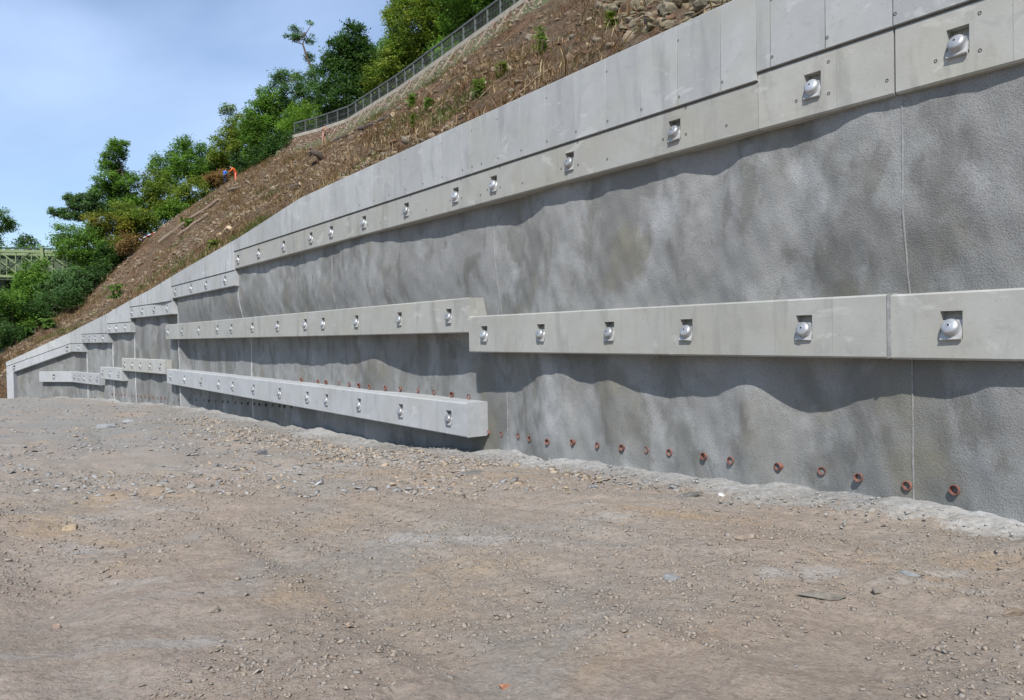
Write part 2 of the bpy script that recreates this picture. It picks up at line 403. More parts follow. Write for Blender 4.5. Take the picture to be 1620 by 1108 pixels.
# drain pipes
def pipe_mesh():
    mb = MB(); n = 18; prof = [(.050, .25), (.050, -.055), (.060, -.055), (.060, -.02), (.055, -.015), (.055, .25)]
    # outer sleeve, rim, bore (open tube with wall thickness)
    prof = [(.056, .22), (.056, -.02), (.063, -.02), (.063, -.05), (.052, -.05), (.052, .20)]
    vs = [(r*math.cos(2*math.pi*k/n), y, r*math.sin(2*math.pi*k/n)) for r, y in prof for k in range(n)]
    fs = [(j*n+k, j*n+(k+1) % n, (j+1)*n+(k+1) % n, (j+1)*n+k) for j in range(len(prof)-1) for k in range(n)]
    mb.add(vs, fs); me = mesh('drain_pipe', mb.v, mb.f, M['pipe'], False); me.materials.append(M['dark'])
    me.from_pydata if False else None
    c = len(me.vertices)
    return me
pipe_me = pipe_mesh()
pm = MB(); pm.add([(.0525*math.cos(2*math.pi*k/18), .02, .0525*math.sin(2*math.pi*k/18)) for k in range(18)], [tuple(range(18))])
bore_me = mesh('bore', pm.v, pm.f, M['dark'])
pipe_shaded = pipe_me.copy(); pipe_shaded.materials[0] = simple('shaded_pipe_plastic', (.10, .095, .09), .6)  # darkened pipe copy: the lower beam's shadow is put into its colour
def pipe(px, py, sc=1.0, me=None):
    b = .3
    for _ in range(8): s, z = unp(px, py, b); b = wallb(s, z)
    o = bpy.data.objects.new('drain_pipe', me or pipe_me); COL.objects.link(o); o.parent = wall
    o.matrix_parent_inverse = wall.matrix_basis.inverted()
    o.location = W(s, b, z); o.rotation_euler = (R(random.uniform(-9, 2)), 0, rot(s)+R(random.uniform(-12, 12))); o.scale = (sc, random.uniform(.35, 1.0), sc*random.uniform(.94, 1.04))
    c = bpy.data.objects.new('bore_shade_disc', bore_me); COL.objects.link(c); c.parent = o
for p in [(773, 685), (793.6, 687), (821, 690), (838.5, 694), (867, 699), (907.5, 699.6), (946, 705), (985, 708.5), (1023, 712), (1060, 716), (1115, 722), (1157, 729), (1233, 738), (1301, 745), (1360, 756), (1437, 768), (1512, 775)]: pipe(*p, .88)
for p in [(742, 628), (716, 624), (687, 620.6), (661.5, 618), (634, 615.5), (610.5, 614.5), (585, 612), (569, 610), (553, 608), (536, 606), (517, 605), (504, 604), (478, 601)]: pipe(*p)
for k in range(18): pipe(292+k*10+random.uniform(-1.5, 1.5), 631.5+k*.72, .95, pipe_shaded)
for k in range(9): pipe(211+k*6.3, 626.5+k*.5, .95)
for k in range(5): pipe(178+k*5, 624+k*.2, .95)

# ------------------------------------------------------------------ anchors and beams
TILT = R(24)
def anchor_meshes():
    mb = MB(); mb.box((0, .0, 0), (.108, .014, .115))
    pl = mesh('anchor_plate', mb.v, mb.f, M['plate'])
    n = 24; prof = [(.100, -.012), (.100, -.020), (.093, -.023), (.093, -.055), (.091, -.070), (.085, -.083), (.074, -.093), (.055, -.100), (.030, -.104), (.012, -.105)]
    vs = [(r*math.cos(2*math.pi*k/n), y, r*math.sin(2*math.pi*k/n)) for r, y in prof for k in range(n)]
    fs = [(j*n+k, (j+1)*n+k, (j+1)*n+(k+1) % n, j*n+(k+1) % n) for j in range(len(prof)-1) for k in range(n)]
    fs.append(tuple((len(prof)-1)*n+k for k in range(n)))
    cp = mesh('anchor_cap', vs, fs, M['zinc'], True)
    mb = MB(); mb.tube([(0.0, -.103, .0), (0, -.111, 0)], .009, 8)
    bl = mesh('cap_screw', mb.v, mb.f, M['hole'])
    return pl, cp, bl
PL, CP, BL = anchor_meshes()
PW, PH = .116, .150                                   # half sizes of the pocket
def beam(label, s0, s1, zb, zt, anchors, mat, depth=.62, front=0.0, kz=0.0, post=None, group=None, name='waler_beam', seams=False):
    """zb, zt at s0; kz = rise per metre of s. anchors: list of s"""
    root = empty(name, W((s0+s1)/2, front, zb+kz*(s1-s0)/2)); tag(root, label, 'concrete beam', group, 'thing')
    br = {s0, s1}
    for v in S[1:-1]:
        if s0 < v < s1: br |= {v-.24, v, v+.24}
    for a in anchors: br |= {a-PW, a+PW}
    s = s0
    br = sorted(x for x in br if s0 <= x <= s1)
    full = [br[0]]
    for a, b in zip(br, br[1:]):
        k = max(1, int((b-a)/3)); full += [a+(b-a)*(j+1)/k for j in range(k)]
    br = full; zm = (zb+zt)/2+.01; c = .022
    prof = [('b', depth, zb), ('b', front+c, zb), ('b', front, zb+c), ('b', front, zm-PH), ('b', front, zm+PH), ('b', front, zt-c), ('b', front+c, zt), ('b', depth, zt)]
    vs = []; fs = []; n = len(prof)
    for s in br:
        for _, b, z in prof: vs.append(W(s, b, z+kz*(s-s0)))
    pk = set()
    for i in range(len(br)-1):
        mid = (br[i]+br[i+1])/2; isp = any(abs(mid-a) < .02 for a in anchors)
        for j in range(n-1):
            q = (i*n+j, (i+1)*n+j, (i+1)*n+j+1, i*n+j+1)
            if isp and j == 3:
                k0 = len(vs)                          # wedge shaped pocket: shallow at its foot, deep at its head
                for s in (br[i], br[i+1]):
                    for b, z in ((front+.015, zm-PH+.004), (front+.135, zm+PH-.002)): vs.append(W(s, b, z+kz*(s-s0)))
                A0, B0, B1, A1 = q
                fs += [(k0, k0+2, k0+3, k0+1), (A0, B0, k0+2, k0), (A1, k0+1, k0+3, B1), (A0, k0, k0+1, A1), (B0, B1, k0+3, k0+2)]
            else: fs.append(q)
    fs += [tuple(range(n))[::-1], tuple((len(br)-1)*n+j for j in range(n))]
    child(obj('beam_body', mesh('beam_body', vs, fs, mat)), root)
    if seams:
        mb = MB(); x = max(s0, -2)+.7
        while x < min(s1, 26)-.3:
            if all(abs(x-a) > .2 for a in anchors):
                q = [W(x-.0035, front-.0006, zb+.024), W(x+.0035, front-.0006, zb+.024), W(x+.0035, front+.01, zb+.024), W(x-.0035, front+.01, zb+.024)]; mb.hexa(q+[p+Vector((0, 0, zt-zb-.048)) for p in q])
            x += random.choice((.82, 1.25, 1.64))
        child(tag(mb.build('form_seam', M['seam']), kind='stuff'), root)
    for a in anchors:
        z = zm+kz*(a-s0)
        o = bpy.data.objects.new('anchor_plate', PL); COL.objects.link(o); o.parent = root; o.matrix_parent_inverse = root.matrix_basis.inverted()
        o.matrix_basis = Matrix.Translation(W(a, front+.020, z-.055)) @ Matrix.Rotation(rot(a), 4, 'Z') @ Matrix.Rotation(-TILT+R(random.uniform(-4, 4)), 4, 'X') @ Matrix.Rotation(R(random.uniform(-4, 4)), 4, 'Z') @ Matrix.Rotation(R(random.uniform(-3, 3)), 4, 'Y')
        c_ = bpy.data.objects.new('anchor_cap', CP); COL.objects.link(c_); c_.parent = o; c_.location = (0, 0, .012)
        c_.rotation_euler = (0, random.uniform(0, 6), 0)
    return root
def SA(pts): return [sx(px, py) for px, py in pts]
ANCH = {}
S1415 = sx(1415, 100); J1200 = sx(1199, 130); S371 = sx(371, 415); S272 = sx(272, 465); S205 = sx(205.5, 495); S170 = sx(169.5, 520); S130 = sx(129.5, 535); S113 = S[-2]
tops = SA([(1515, 40), (1285, 112), (1067, 199), (901, 248), (781, 287), (721, 306), (643, 328), (576, 350), (524, 366), (492, 376), (449, 388), (409, 398), (376.5, 407)])
beam('highest beam right of the upper vertical joint, one large anchor in view', -13.9, S1415-.012, 2.60, 3.34, [tops[0], tops[0]-2.4], M['conc_beam'], seams=True)
beam('anchored beam piece between the upper vertical joint and the small jog', S1415+.012, J1200-.004, 2.60, 3.34, tops[1:2], M['conc_beam'], seams=True)
beam('long highest beam with eleven anchor heads, ending at the first step on the left', J1200+.004, S371, 2.598, 3.235, tops[2:], M['conc_beam'], seams=True)
beam('short stepped beam with four anchors just left of the long highest beam', S371+.01, S272, 1.98, 2.55, SA([(356, 440), (326, 446), (302, 450), (277.5, 456)]), M['conc'])
beam('stepped beam with four anchors, second step down the wall top', S272+.01, S205, 1.25, 1.87, SA([(264.5, 483), (244, 487), (225, 489), (208.5, 492)]), M['conc'])
beam('stepped beam with three anchors, third step down the wall top', S205+.01, S170, .48, 1.05, SA([(198, 514), (184, 516), (173, 516)]), M['conc'])
beam('stepped beam with four tiny anchors, fourth step down the wall top', S170+.01, S130, -.08, .49, SA([(163, 531), (151, 532), (141, 533), (132, 533)]), M['conc'])
beam('small lowest step of the top beams beside the sloping end beam', S130+.01, S113-.02, -.66, -.10, [sx(124, 547)], M['conc'])
EL = S[-1]-S113
kz = (-1.62+.10)/(EL-.1)
eb = beam('sloping end beam descending to a post at the far left wall end', S113, S[-1]-.02, -.66, -.10, [S113+.35, S[-1]-.75], M['conc_pale'], kz=kz)
mb = MB(); zp = -.66+kz*(EL-.65)
q = [W(S[-1]-.66, .002, -4.4), W(S[-1]-.02, .002, -4.4), W(S[-1]-.02, .6, -4.4), W(S[-1]-.66, .6, -4.4)]
mb.hexa([*q, *[Vector((p.x, p.y, zp+(.06 if k in (0, 3) else -.16))) for k, p in enumerate(q)]])
child(mb.build('end_post', M['conc_pale']), eb)
S1407 = sx(1407, 520)
beam('middle beam right of the raised joint, with the nearest anchor head', -13.9, S1407-.016, -.375, .36, [sx(1505, 508), sx(1505, 508)-2.5], M['conc_beam'])
beam('middle beam with five anchors between raised joint and beam step', S1407+.016, sx(742, 530), -.37, .37, SA([(766, 525), (855.5, 523), (964, 520), (1086, 517), (1272, 514)]), M['conc_beam'], seams=True)
S745 = sx(742, 530)
beam('long middle beam with twelve anchors, left of the step', S745+.004, sx(262, 525), .03, .76, SA([(265.6, 522), (288, 519.5), (314.5, 518), (344, 517), (366, 516), (399, 515), (439, 512), (483, 511), (511, 508), (564, 507), (632, 501), (710, 500)]), M['conc_beam'])
beam('long pale lower beam with twelve anchors, nearest the ground', sx(738, 660), sx(264, 600), -2.15, -1.43, SA([(270.5, 597), (292, 599), (318.6, 602.5), (346, 606), (368, 608.7), (401, 613), (442, 619), (486, 625), (516.5, 630), (568, 637), (634, 645), (710, 660)]), M['conc_pale'])
beam('lower beam with five anchors, left of the long pale lower beam', sx(261.5, 580), sx(193, 575), -1.70, -.98, SA([(253.5, 578), (237.5, 577), (222, 576), (209, 575), (197, 573)]), M['conc_beam'])
beam('short lower beam with three anchors on the far wall', sx(193, 590), sx(159, 588), -2.30, -1.56, SA([(188, 592), (174, 590), (162.5, 588)]), M['conc'])
beam('bent lower beam with six anchors at the far end of the wall', sx(157, 600), sx(62, 595), -2.72, -2.0, SA([(154, 601), (143, 599), (133, 596), (125, 595), (118, 594), (85, 595)]), M['conc_pale'])
# raised rib at the joint of the middle beam
mb = MB(); q = [W(S1407-.02, -.012, -.36), W(S1407+.02, -.012, -.36), W(S1407+.02, .3, -.36), W(S1407-.02, .3, -.36)]
mb.hexa([*q, *[p+Vector((0, 0, .735)) for p in q]])
jr = child(mb.build('joint_rib', M['joint']), [o for o in COL.objects if o.get('label', '').startswith('middle beam with five')][0])

# ------------------------------------------------------------------ parapet above the top beams
par = empty('parapet_wall', W(15, -.03, 3.3)); tag(par, 'smooth pale concrete parapet of tall panels, along the top of the wall', 'parapet', kind='thing')
def groove(s):
    for a, b, z in ((-20, J1200, 3.34), (J1200, S371, 3.235), (S371, S272, 2.55), (S272, S205, 1.87), (S205, S170, 1.05), (S170, S130, .49), (S130, S113, -.10)):
        if s < b: return z
    return -.10+kz*(s-S113)
def panel(s0, s1, z0, z1, b0, b1, mat, name='concrete_panel', parent=par, ch=.006):
    v = []
    za = [(z0 if not hasattr(z0, '__call__') else z0(s)) for s in (s0+1e-3, s1-1e-3)]; zt = [ztop(s) if z1 is None else z1 for s in (s0, s1)]
    vs = []; 
    for s, zl, zh, e in ((s0, za[0], zt[0], 1), (s1, za[1], zt[1], -1)):
        for b, z, k in ((b1, zl, 0), (b0+ch, zl, 0), (b0, zl+ch, 1), (b0, zh-ch*2, 1), (b0+ch*2, zh, 0), (b1, zh, 0)): vs.append(W(s+e*(ch if k else 0), b, z))
    fs = [(j, j+6, j+7, j+1) for j in range(5)]+[(5, 11, 6, 0), (5, 4, 3, 2, 1, 0), (6, 7, 8, 9, 10, 11)]
    return child(obj(name, mesh(name, vs, fs, mat)), parent)
hole_mb = MB(); n = 14
vs = [(r*math.cos(2*math.pi*k/n), y, r*math.sin(2*math.pi*k/n)) for r, y in ((.026, .004), (.024, -.003), (.015, -.003), (.012, .003)) for k in range(n)]
hole_me = mesh('tie_hole', vs, [(j*n+k, j*n+(k+1) % n, (j+1)*n+(k+1) % n, (j+1)*n+k) for j in range(3) for k in range(n)]+[tuple(3*n+k for k in range(n))], M['hole'])
def hole(s, b, z, parent, sc=.8):
    o = bpy.data.objects.new('tie_hole', hole_me); COL.objects.link(o); o.parent = parent; o.matrix_parent_inverse = parent.matrix_basis.inverted()
    o.location = W(s, b, z); o.rotation_euler = (0, 0, rot(s)); o.scale = (sc, 1, sc)
PF = -.03
cuts = [S1415]
for px in (1308, 1221, 1142, 1073.6, 1014, 960, 910, 866, 825, 788, 762, 747, 732): cuts.append(sx(px, 120 if px > 900 else 230))
st = cuts[-1]
while st+.86 < S371-.4: st += .84; cuts.append(st)
cuts.append(S371)
right = [S1415-.82*k for k in range(1, 20)][::-1]; cuts = [c for c in right if c > -13.8]+cuts
par_panels = []
for a, b in zip(cuts, cuts[1:]):
    if a < J1200 < b:
        par_panels.append(panel(a+.003, J1200-.001, groove(a+.01)+.016, None, PF, .36, M['conc'])); a = J1200-.002
    par_panels.append(panel(a+.003, b-.003, groove((a+b)/2)+.016, None, PF, .36, M['conc']))
for a, b in ((S371, S272), (S272, S205), (S205, S170), (S170, S130), (S130, S113)):
    k = max(1, round((b-a)/3.2)); xs = [a+(b-a)*j/k for j in range(k+1)]
    for u, v in zip(xs, xs[1:]): panel(u+.004, v-.004, groove((u+v)/2)+.016, None, PF, .36, M['conc_drip'])
g0 = lambda s: groove(s)+.016
for j in range(3): panel(S113+EL*j/3+.004, S113+EL*(j+1)/3-.004-(.02 if j == 2 else 0), g0, None, PF, .36, M['conc'])
cs = sorted({*np.linspace(-13.8, S371-.2, 30), J1200-.001, J1200+.001, *[v+e for v in (S371, S272, S205, S170, S130, S113) for e in (-.001, .001)], *np.linspace(S371+.3, S[-1]-.06, 30)}); mb = MB()
for a, b in zip(cs, cs[1:]):
    za_, zb_ = groove(a+.001)-.003, groove(b-.001)-.003; c0 = .035
    q = [W(a, c0, za_), W(b, c0, zb_), W(b, .4, zb_), W(a, .4, za_)]
    t4 = [W(a, c0, ztop(a)-.03), W(b, c0, ztop(b)-.03), W(b, .4, ztop(b)-.03), W(a, .4, ztop(a)-.03)]
    mb.hexa(q+t4)
child(mb.build('parapet_core', M['core']), par)
for i, c in enumerate(cuts):
    if S[0] < c < sx(560, 330): 
        hole(c-.03, PF, groove(c)+.14, par); 
        if i % 2: hole(c-.03, PF, ztop(c)-.22, par, .6)
topb = [o for o in COL.objects if o.get('label', '').startswith(('highest beam right', 'anchored beam piece', 'long highest'))]
for a in tops[:8]:
    pr = topb[0] if a < S1415 else topb[1] if a < J1200 else topb[2]
    for e, z in ((-.22, 2.82), (.23, 2.84), (-.22, 3.2), (-.95, 2.78)):
        s = a+e
        if (pr is topb[0] and s < S1415) or (pr is topb[1] and S1415 < s < J1200) or (pr is topb[2] and s > J1200): hole(s, 0, z, pr, .8)

# ------------------------------------------------------------------ ground
def grid_mesh(name, xs, ys, mat, zf):
    X, Y = np.meshgrid(xs, ys); Z = zf(X, Y); nx, ny = len(xs), len(ys)
    v = np.stack([X, Y, Z], -1).reshape(-1, 3); i = np.arange(nx*ny).reshape(ny, nx)
    f = np.stack([i[:-1, :-1], i[:-1, 1:], i[1:, 1:], i[1:, :-1]], -1).reshape(-1, 4)
    return npmesh(name, v, f, mat, smooth=True)
def vnoise(X, Y, sc, seed):
    r = np.random.default_rng(seed).random((256, 256)); x = X*sc; y = Y*sc
    xi = np.floor(x).astype(int); yi = np.floor(y).astype(int); fx = x-xi; fy = y-yi
    fx = fx*fx*(3-2*fx); fy = fy*fy*(3-2*fy); g = lambda a, b: r[a % 256, b % 256]
    return (g(xi, yi)*(1-fx)+g(xi+1, yi)*fx)*(1-fy)+(g(xi, yi+1)*(1-fx)+g(xi+1, yi+1)*fx)*fy-.5
def gz(X, Y):
    X = np.asarray(X, float); Y = np.asarray(Y, float)
    return zgn(X, Y)+.05*vnoise(X, Y, 1.1, 3)+.035*vnoise(X+.3*Y, Y, 3.1, 4)+.02*vnoise(X, Y, 8, 5)
def ruts(X, Y):                                       # shallow wheel tracks running along the wall
    t = OFF-(X*N.x+Y*N.y)+.35*np.sin(.21*(X*D.x+Y*D.y)); o = 0
    for c in (3.1, 4.9, 6.6, 8.5): o = o-.03*np.exp(-((t-c)/.17)**2)+.016*np.exp(-((t-c-.33)/.12)**2)
    return o*(.6+1.2*(vnoise(X, Y, .5, 9)+.3))
def gzf(X, Y): return gz(X, Y)+ruts(X, Y)+.022*vnoise(X, Y, 15, 6)+.014*vnoise(X, Y, 33, 8)+.010*np.maximum(0, vnoise(X, Y, 24, 10)-.2)*4
xs = np.concatenate([[-2500, -800, -300, -150, -90], np.arange(-60, -16, .5), np.arange(-16, 9, .042), np.arange(9, 40, 2), [100, 400, 2500]])
ys = np.concatenate([[-2500, -600, -100], np.arange(-30, 2, 1), np.arange(2, 17, .042), np.arange(17, 70, .3), [80, 100, 160, 400, 1200, 4000]])
gr = obj('ground', grid_mesh('ground', xs, ys, M['ground'], gzf)); tag(gr, kind='structure')
# pale spill of shotcrete dust along the wall foot
ss = np.arange(-13, S[-1]-.4, .07); K = 13; vs = np.zeros((len(ss)*K, 3)); cl = np.zeros((len(ss)*K, 3))
for i, s in enumerate(ss):
    p, n = fr(s); h = .055+.04*noise3(s*.11, .3)+.03*noise3(s*.37, 1.1); wd = .80+.30*noise3(s*.08, 2.2)+.14*noise3(s*.5, .7)+.05*noise3(s*1.3, .2); w0 = wallb(s, -2)
    pale = .5+.5*noise3(s*.09, .9)
    for k in range(K):
        t = k/(K-1); b = w0+.06-(wd+w0)*t; q = p+n*b; i_ = i*K+k
        vs[i_] = (q.x, q.y, h*(1-t)**1.6-.035*max(0, t-.7)/.3); e = min(1, max(0, t*1.15-.15+.35*noise3(s*.9, t*2)))
        cl[i_] = np.array((.27, .268, .256))*(1-e)*(.88+.4*pale)+np.array((.25, .22, .185))*e
vs[:, 2] += gz(vs[:, 0], vs[:, 1])+.03*vnoise(vs[:, 0], vs[:, 1], 7, 71)+.02*vnoise(vs[:, 0], vs[:, 1], 17, 72)
i = np.arange(len(ss)*K).reshape(len(ss), K); f = np.stack([i[:-1, :-1], i[:-1, 1:], i[1:, 1:], i[1:, :-1]], -1).reshape(-1, 4)
sp = obj('shotcrete_spill', npmesh('shotcrete_spill', vs, f, M['spill'], cl, True)); tag(sp, 'grey shotcrete dust banked along the foot of the wall', 'rubble', kind='stuff')

# ------------------------------------------------------------------ hillside
Q = [Vector((30.5, -3.5, 19)), Vector((1.27, 45.7, 19)), Vector((-8.4, 62, 19)), Vector((-14, 70.4, 19)), Vector((-17.2, 73.4, 19)), Vector((-20.9, 76.2, 19.0))]
def toward(p):                                        # step from the coping line to the foot of the revetment
    return p - N*1.3
pairsA = []; pairsB = []
sA = [-14, 12, 24, 31, 36, 42.2]
for s, q in zip(sA, Q):
    pairsA.append(W(s, .42, ztop(s)-.14)); b = toward(q); pairsB.append(Vector((b.x, b.y, 17.1)))
ext = [((-21.4, 44.5), at(420, 255, 81)), ((-24.4, 48), at(380, 276, 86)), ((-28.1, 52), at(300, 328, 86)), ((-29.9, 54), at(205, 393, 83)), ((-33, 55.08), at(135, 478, 74)), ((-35.6, 56), at(70, 520, 66)), ((-37.5, 56.2), at(0, 562, 60)), ((-40.5, 56.5), at(-70, 590, 60))]
for k, (a, b) in enumerate(ext):
    if k < 6:
        s = [S[2], S[3], S[4], S[5], (S[5]+S[6])/2+.1, S[6]-.02][k]; pa = W(s, .42, ztop(s)-.14)
    else: pa = Vector((a[0], a[1], -4.0))
    pairsA.append(pa); pairsB.append(b)
U = len(pairsA)
def lerp_list(Ls, u):
    i = min(int(u), len(Ls)-2); return Ls[i].lerp(Ls[i+1], u-i)
def fbm(x, y, z=0):
    from mathutils import noise as mn
    return mn.fractal(Vector((x, y, z)), 1.0, 2.0, 5)
def hill_pt(u, v):
    a = lerp_list(pairsA, u); b = lerp_list(pairsB, u); p = a.lerp(b, v); 
    if v > 0: p.z += (.55*fbm(p.x*.16, p.y*.16, 1)+.30*fbm(p.x*.55, p.y*.55, 2)+.14*abs(fbm(p.x*1.9, p.y*1.9, 4)))*min(1, v*6)*min(1, max(.0, (1-v)*8)+.15) - .25*math.sin(math.pi*v)
    return p
vs = []; fs = []; us = np.concatenate([np.linspace(0, 1, 60)[:-1], np.linspace(1, 5, 340)[:-1], np.linspace(5, U-1, 200)]); vv = np.concatenate([[-.02], np.linspace(0, 1, 120)**1.15])
for u in us:
    for v in vv:
        p = hill_pt(u, max(v, 0));
        if v < 0: p = p+Vector((0, 0, -2))
        vs.append(p)
nv = len(vv)
for i in range(len(us)-1):
    for k in range(nv-1): a = i*nv+k; fs.append((a, a+nv, a+nv+1, a+1))
hill_o = obj('hillside', mesh('hillside', vs, fs, M['hill'], True)); tag(hill_o, kind='structure')
# terrain above: path bench, then wooded slope
vs2 = []; fs2 = []; prof_r = [(0, 0), (1.3, 1.75), (1.6, 1.85), (4.6, 1.85), (9, 3.4), (16, 6.5), (26, 9), (45, 10)]; prof_l = [(0, 0), (1.3, .2), (1.6, .25), (4.6, .6), (9, .6), (16, .2), (26, -1.5), (45, -8)]
us2 = np.linspace(0, U-1, 140)
for u in us2:
    a = lerp_list(pairsA, u); b = lerp_list(pairsB, u); d = b-a; d.z = 0; d.normalize()
    if u < 5: d = d.lerp(N, .8)
    k = 0 if u <= 4.6 else min(1, (u-4.6)/.8)
    for (o1, z1), (o2, z2) in zip(prof_r, prof_l):
        p = b+d*o1; p.z = b.z+z1*(1-k)+z2*k-.03+(.4*fbm(p.x*.2, p.y*.2, 5) if o1 > 5 else 0); vs2.append(p)
K = len(prof_r)
for i in range(len(us2)-1):
    for k in range(K-1): a = i*K+k; fs2.append((a, a+K, a+K+1, a+1))
wd = obj('wooded_terrain', mesh('wooded_terrain', vs2, fs2, M['wood_floor'], True)); tag(wd, kind='structure')
hv = [tuple(v) for v in vs]+[tuple(v) for v in vs2]; n0 = len(vs)
BV = BVHTree.FromPolygons(hv, fs+[tuple(i+n0 for i in f) for f in fs2])
BVH_HILL = BVHTree.FromPolygons([tuple(v) for v in vs], fs)
def hit(px, py):
    for k in range(40):
        r = BV.ray_cast(Vector((0, 0, 0)), ray(px, py+k).normalized())
        if r[0] is not None: return r[0]
def drop(x, y, z0=60):
    r = BV.ray_cast(Vector((x, y, z0)), Vector((0, 0, -1)))
    return r[0].z if r[0] is not None else float(zg(x, y))

# ------------------------------------------------------------------ loose stones
def stone_shapes(k=8, flat=1.0, seed=1):
    import bmesh
    r = np.random.default_rng(seed); o = []
    for i in range(k):
        bm = bmesh.new(); bmesh.ops.create_icosphere(bm, subdivisions=1, radius=1)
        v = np.array([x.co[:] for x in bm.verts]); f = np.array([[q.index for q in x.verts] for x in bm.faces]); bm.free()
        v = v*(1+.30*(r.random((len(v), 1))-.5)*2)*(1+.2*(r.random(v.shape)-.5))
        for _ in range(3):                            # knock flat sides into it
            d = r.normal(size=3); d /= np.linalg.norm(d); h = .55+.2*r.random(); dd = v@d; v = v-np.outer(np.maximum(0, dd-h), d)
        v[:, 2] *= flat; o.append((v, f))
    return o
def octa_shapes(k, seed=9):                             # cheap angular chips
    r = np.random.default_rng(seed); o = []
    f = np.array([(0, 2, 4), (2, 1, 4), (1, 3, 4), (3, 0, 4), (2, 0, 5), (1, 2, 5), (3, 1, 5), (0, 3, 5)])
    for i in range(k):
        v = np.array([(1, 0, 0), (-1, 0, 0), (0, 1, 0), (0, -1, 0), (0, 0, .7), (0, 0, -.7)])+.45*(r.random((6, 3))-.5); o.append((v, f))
    return o
def scatter(name, pts, sizes, cols, mat, shapes, seed, aniso=.5, sink=.25, normals=None):
    r = np.random.default_rng(seed); n = len(pts); V = []; F = []; C = []; base = 0
    which = r.integers(0, len(shapes), n)
    for k, (sv, sf) in enumerate(shapes):
        idx = np.where(which == k)[0]; m_ = len(idx)
        if not m_: continue
        a = r.random(m_)*2*np.pi; tl = r.normal(0, .25, (m_, 2))
        sc = sizes[idx][:, None]*(1+aniso*(r.random((m_, 3))-.5)*2); sc[:, 2] *= .75
        v = sv[None]*sc[:, None, :]
        ca, sa = np.cos(a)[:, None], np.sin(a)[:, None]
        x = v[..., 0]*ca-v[..., 1]*sa; y = v[..., 0]*sa+v[..., 1]*ca; z = v[..., 2]+x*tl[:, :1]+y*tl[:, 1:]
        p = pts[idx]; w_ = np.stack([x+p[:, :1], y+p[:, 1:2], z+p[:, 2:]+(sc[:, 2:]*(.5-sink))], -1)
        V.append(w_.reshape(-1, 3)); nv_ = len(sv)
        F.append((sf[None]+(np.arange(m_)*nv_)[:, None, None]+base).reshape(-1, 3)); base += m_*nv_
        C.append(np.repeat(cols[idx], nv_, axis=0))
    return npmesh(name, np.concatenate(V), np.concatenate(F), mat, np.concatenate(C))
sharp_s = stone_shapes(8, .6, 5); octa_s = octa_shapes(8); round_s = stone_shapes(8, .9, 1); flat_s = stone_shapes(8, .38, 2)
def pick(pal, n, r, jit=.15, soft=.0):
    pal = np.array(pal); pal = pal*(1-soft)+pal.mean(0)*soft; return pal[r.integers(0, len(pal), n)]*(1+jit*(r.random((n, 1))-.5)*2)
EARTH = [(.25, .205, .165), (.27, .235, .195), (.21, .18, .15), (.28, .23, .175), (.30, .27, .235), (.17, .15, .125), (.24, .23, .215), (.19, .185, .175), (.26, .19, .13)]
SLATE = [(.24, .245, .245), (.30, .305, .305), (.19, .195, .195), (.26, .25, .23), (.33, .33, .32), (.15, .15, .15), (.30, .25, .19), (.34, .25, .16)]
WARM = [(.30, .235, .165), (.33, .265, .195), (.27, .195, .13), (.25, .225, .19), (.34, .30, .245), (.22, .185, .15), (.29, .28, .265), (.20, .195, .185), (.26, .255, .25)]
def ground_pts(n, ymin, ymax, r, power=1.0):
    y = ymin+(ymax-ymin)*r.random(n)**power; x = (r.random(n)*1.45-.72)*y*1.02
    t = OFF-(x*N.x+y*N.y); k = t > .15
    return x[k], y[k]
r = np.random.default_rng(11)
x, y = ground_pts(80000, 3.0, 15, r, 1.2)
keep = vnoise(x, y, .7, 21)+.35*vnoise(x, y, 2.3, 22) > -.25+.22*r.random(len(x)); x, y = x[keep], y[keep]
sz = .0035+.011*r.random(len(x))**3.4*(1+y/8)
o = obj('fine_gravel', scatter('fine_gravel', np.stack([x, y, gzf(x, y)], -1), sz, pick(EARTH, len(x), r, soft=.6), M['chip'], octa_s, 12, .6, .4)); tag(o, 'fine brownish gravel lying over the foreground dirt', 'gravel', kind='stuff')
x, y = ground_pts(900, 3.5, 18, r, 1.0); sz = .010+.030*r.random(len(x))**3.5
o = obj('loose_stones', scatter('loose_stones', np.stack([x, y, gzf(x, y)], -1), sz, pick(EARTH, len(x), r, soft=.45), M['chip'], sharp_s+flat_s, 13, .6, .45)); tag(o, 'small loose stones sprinkled on the brown site floor', 'gravel', kind='stuff')
x, y = ground_pts(26000, 11, 56, r, 1.0)
keep = vnoise(x, y, .35, 31)+.5*vnoise(x, y, 1.3, 32) > -.05; x, y = x[keep], y[keep]
k2 = ~((y > 50) & (x < -33)); x, y = x[k2], y[k2]
sz = .018+.060*r.random(len(x))**3.0
o = obj('shale_chips', scatter('shale_chips', np.stack([x, y, gzf(x, y)], -1), sz, pick(SLATE, len(x), r, soft=.3), M['chip'], flat_s, 14, .6, .3)); tag(o, 'grey shale chips strewn over the far left site floor', 'gravel', kind='stuff')
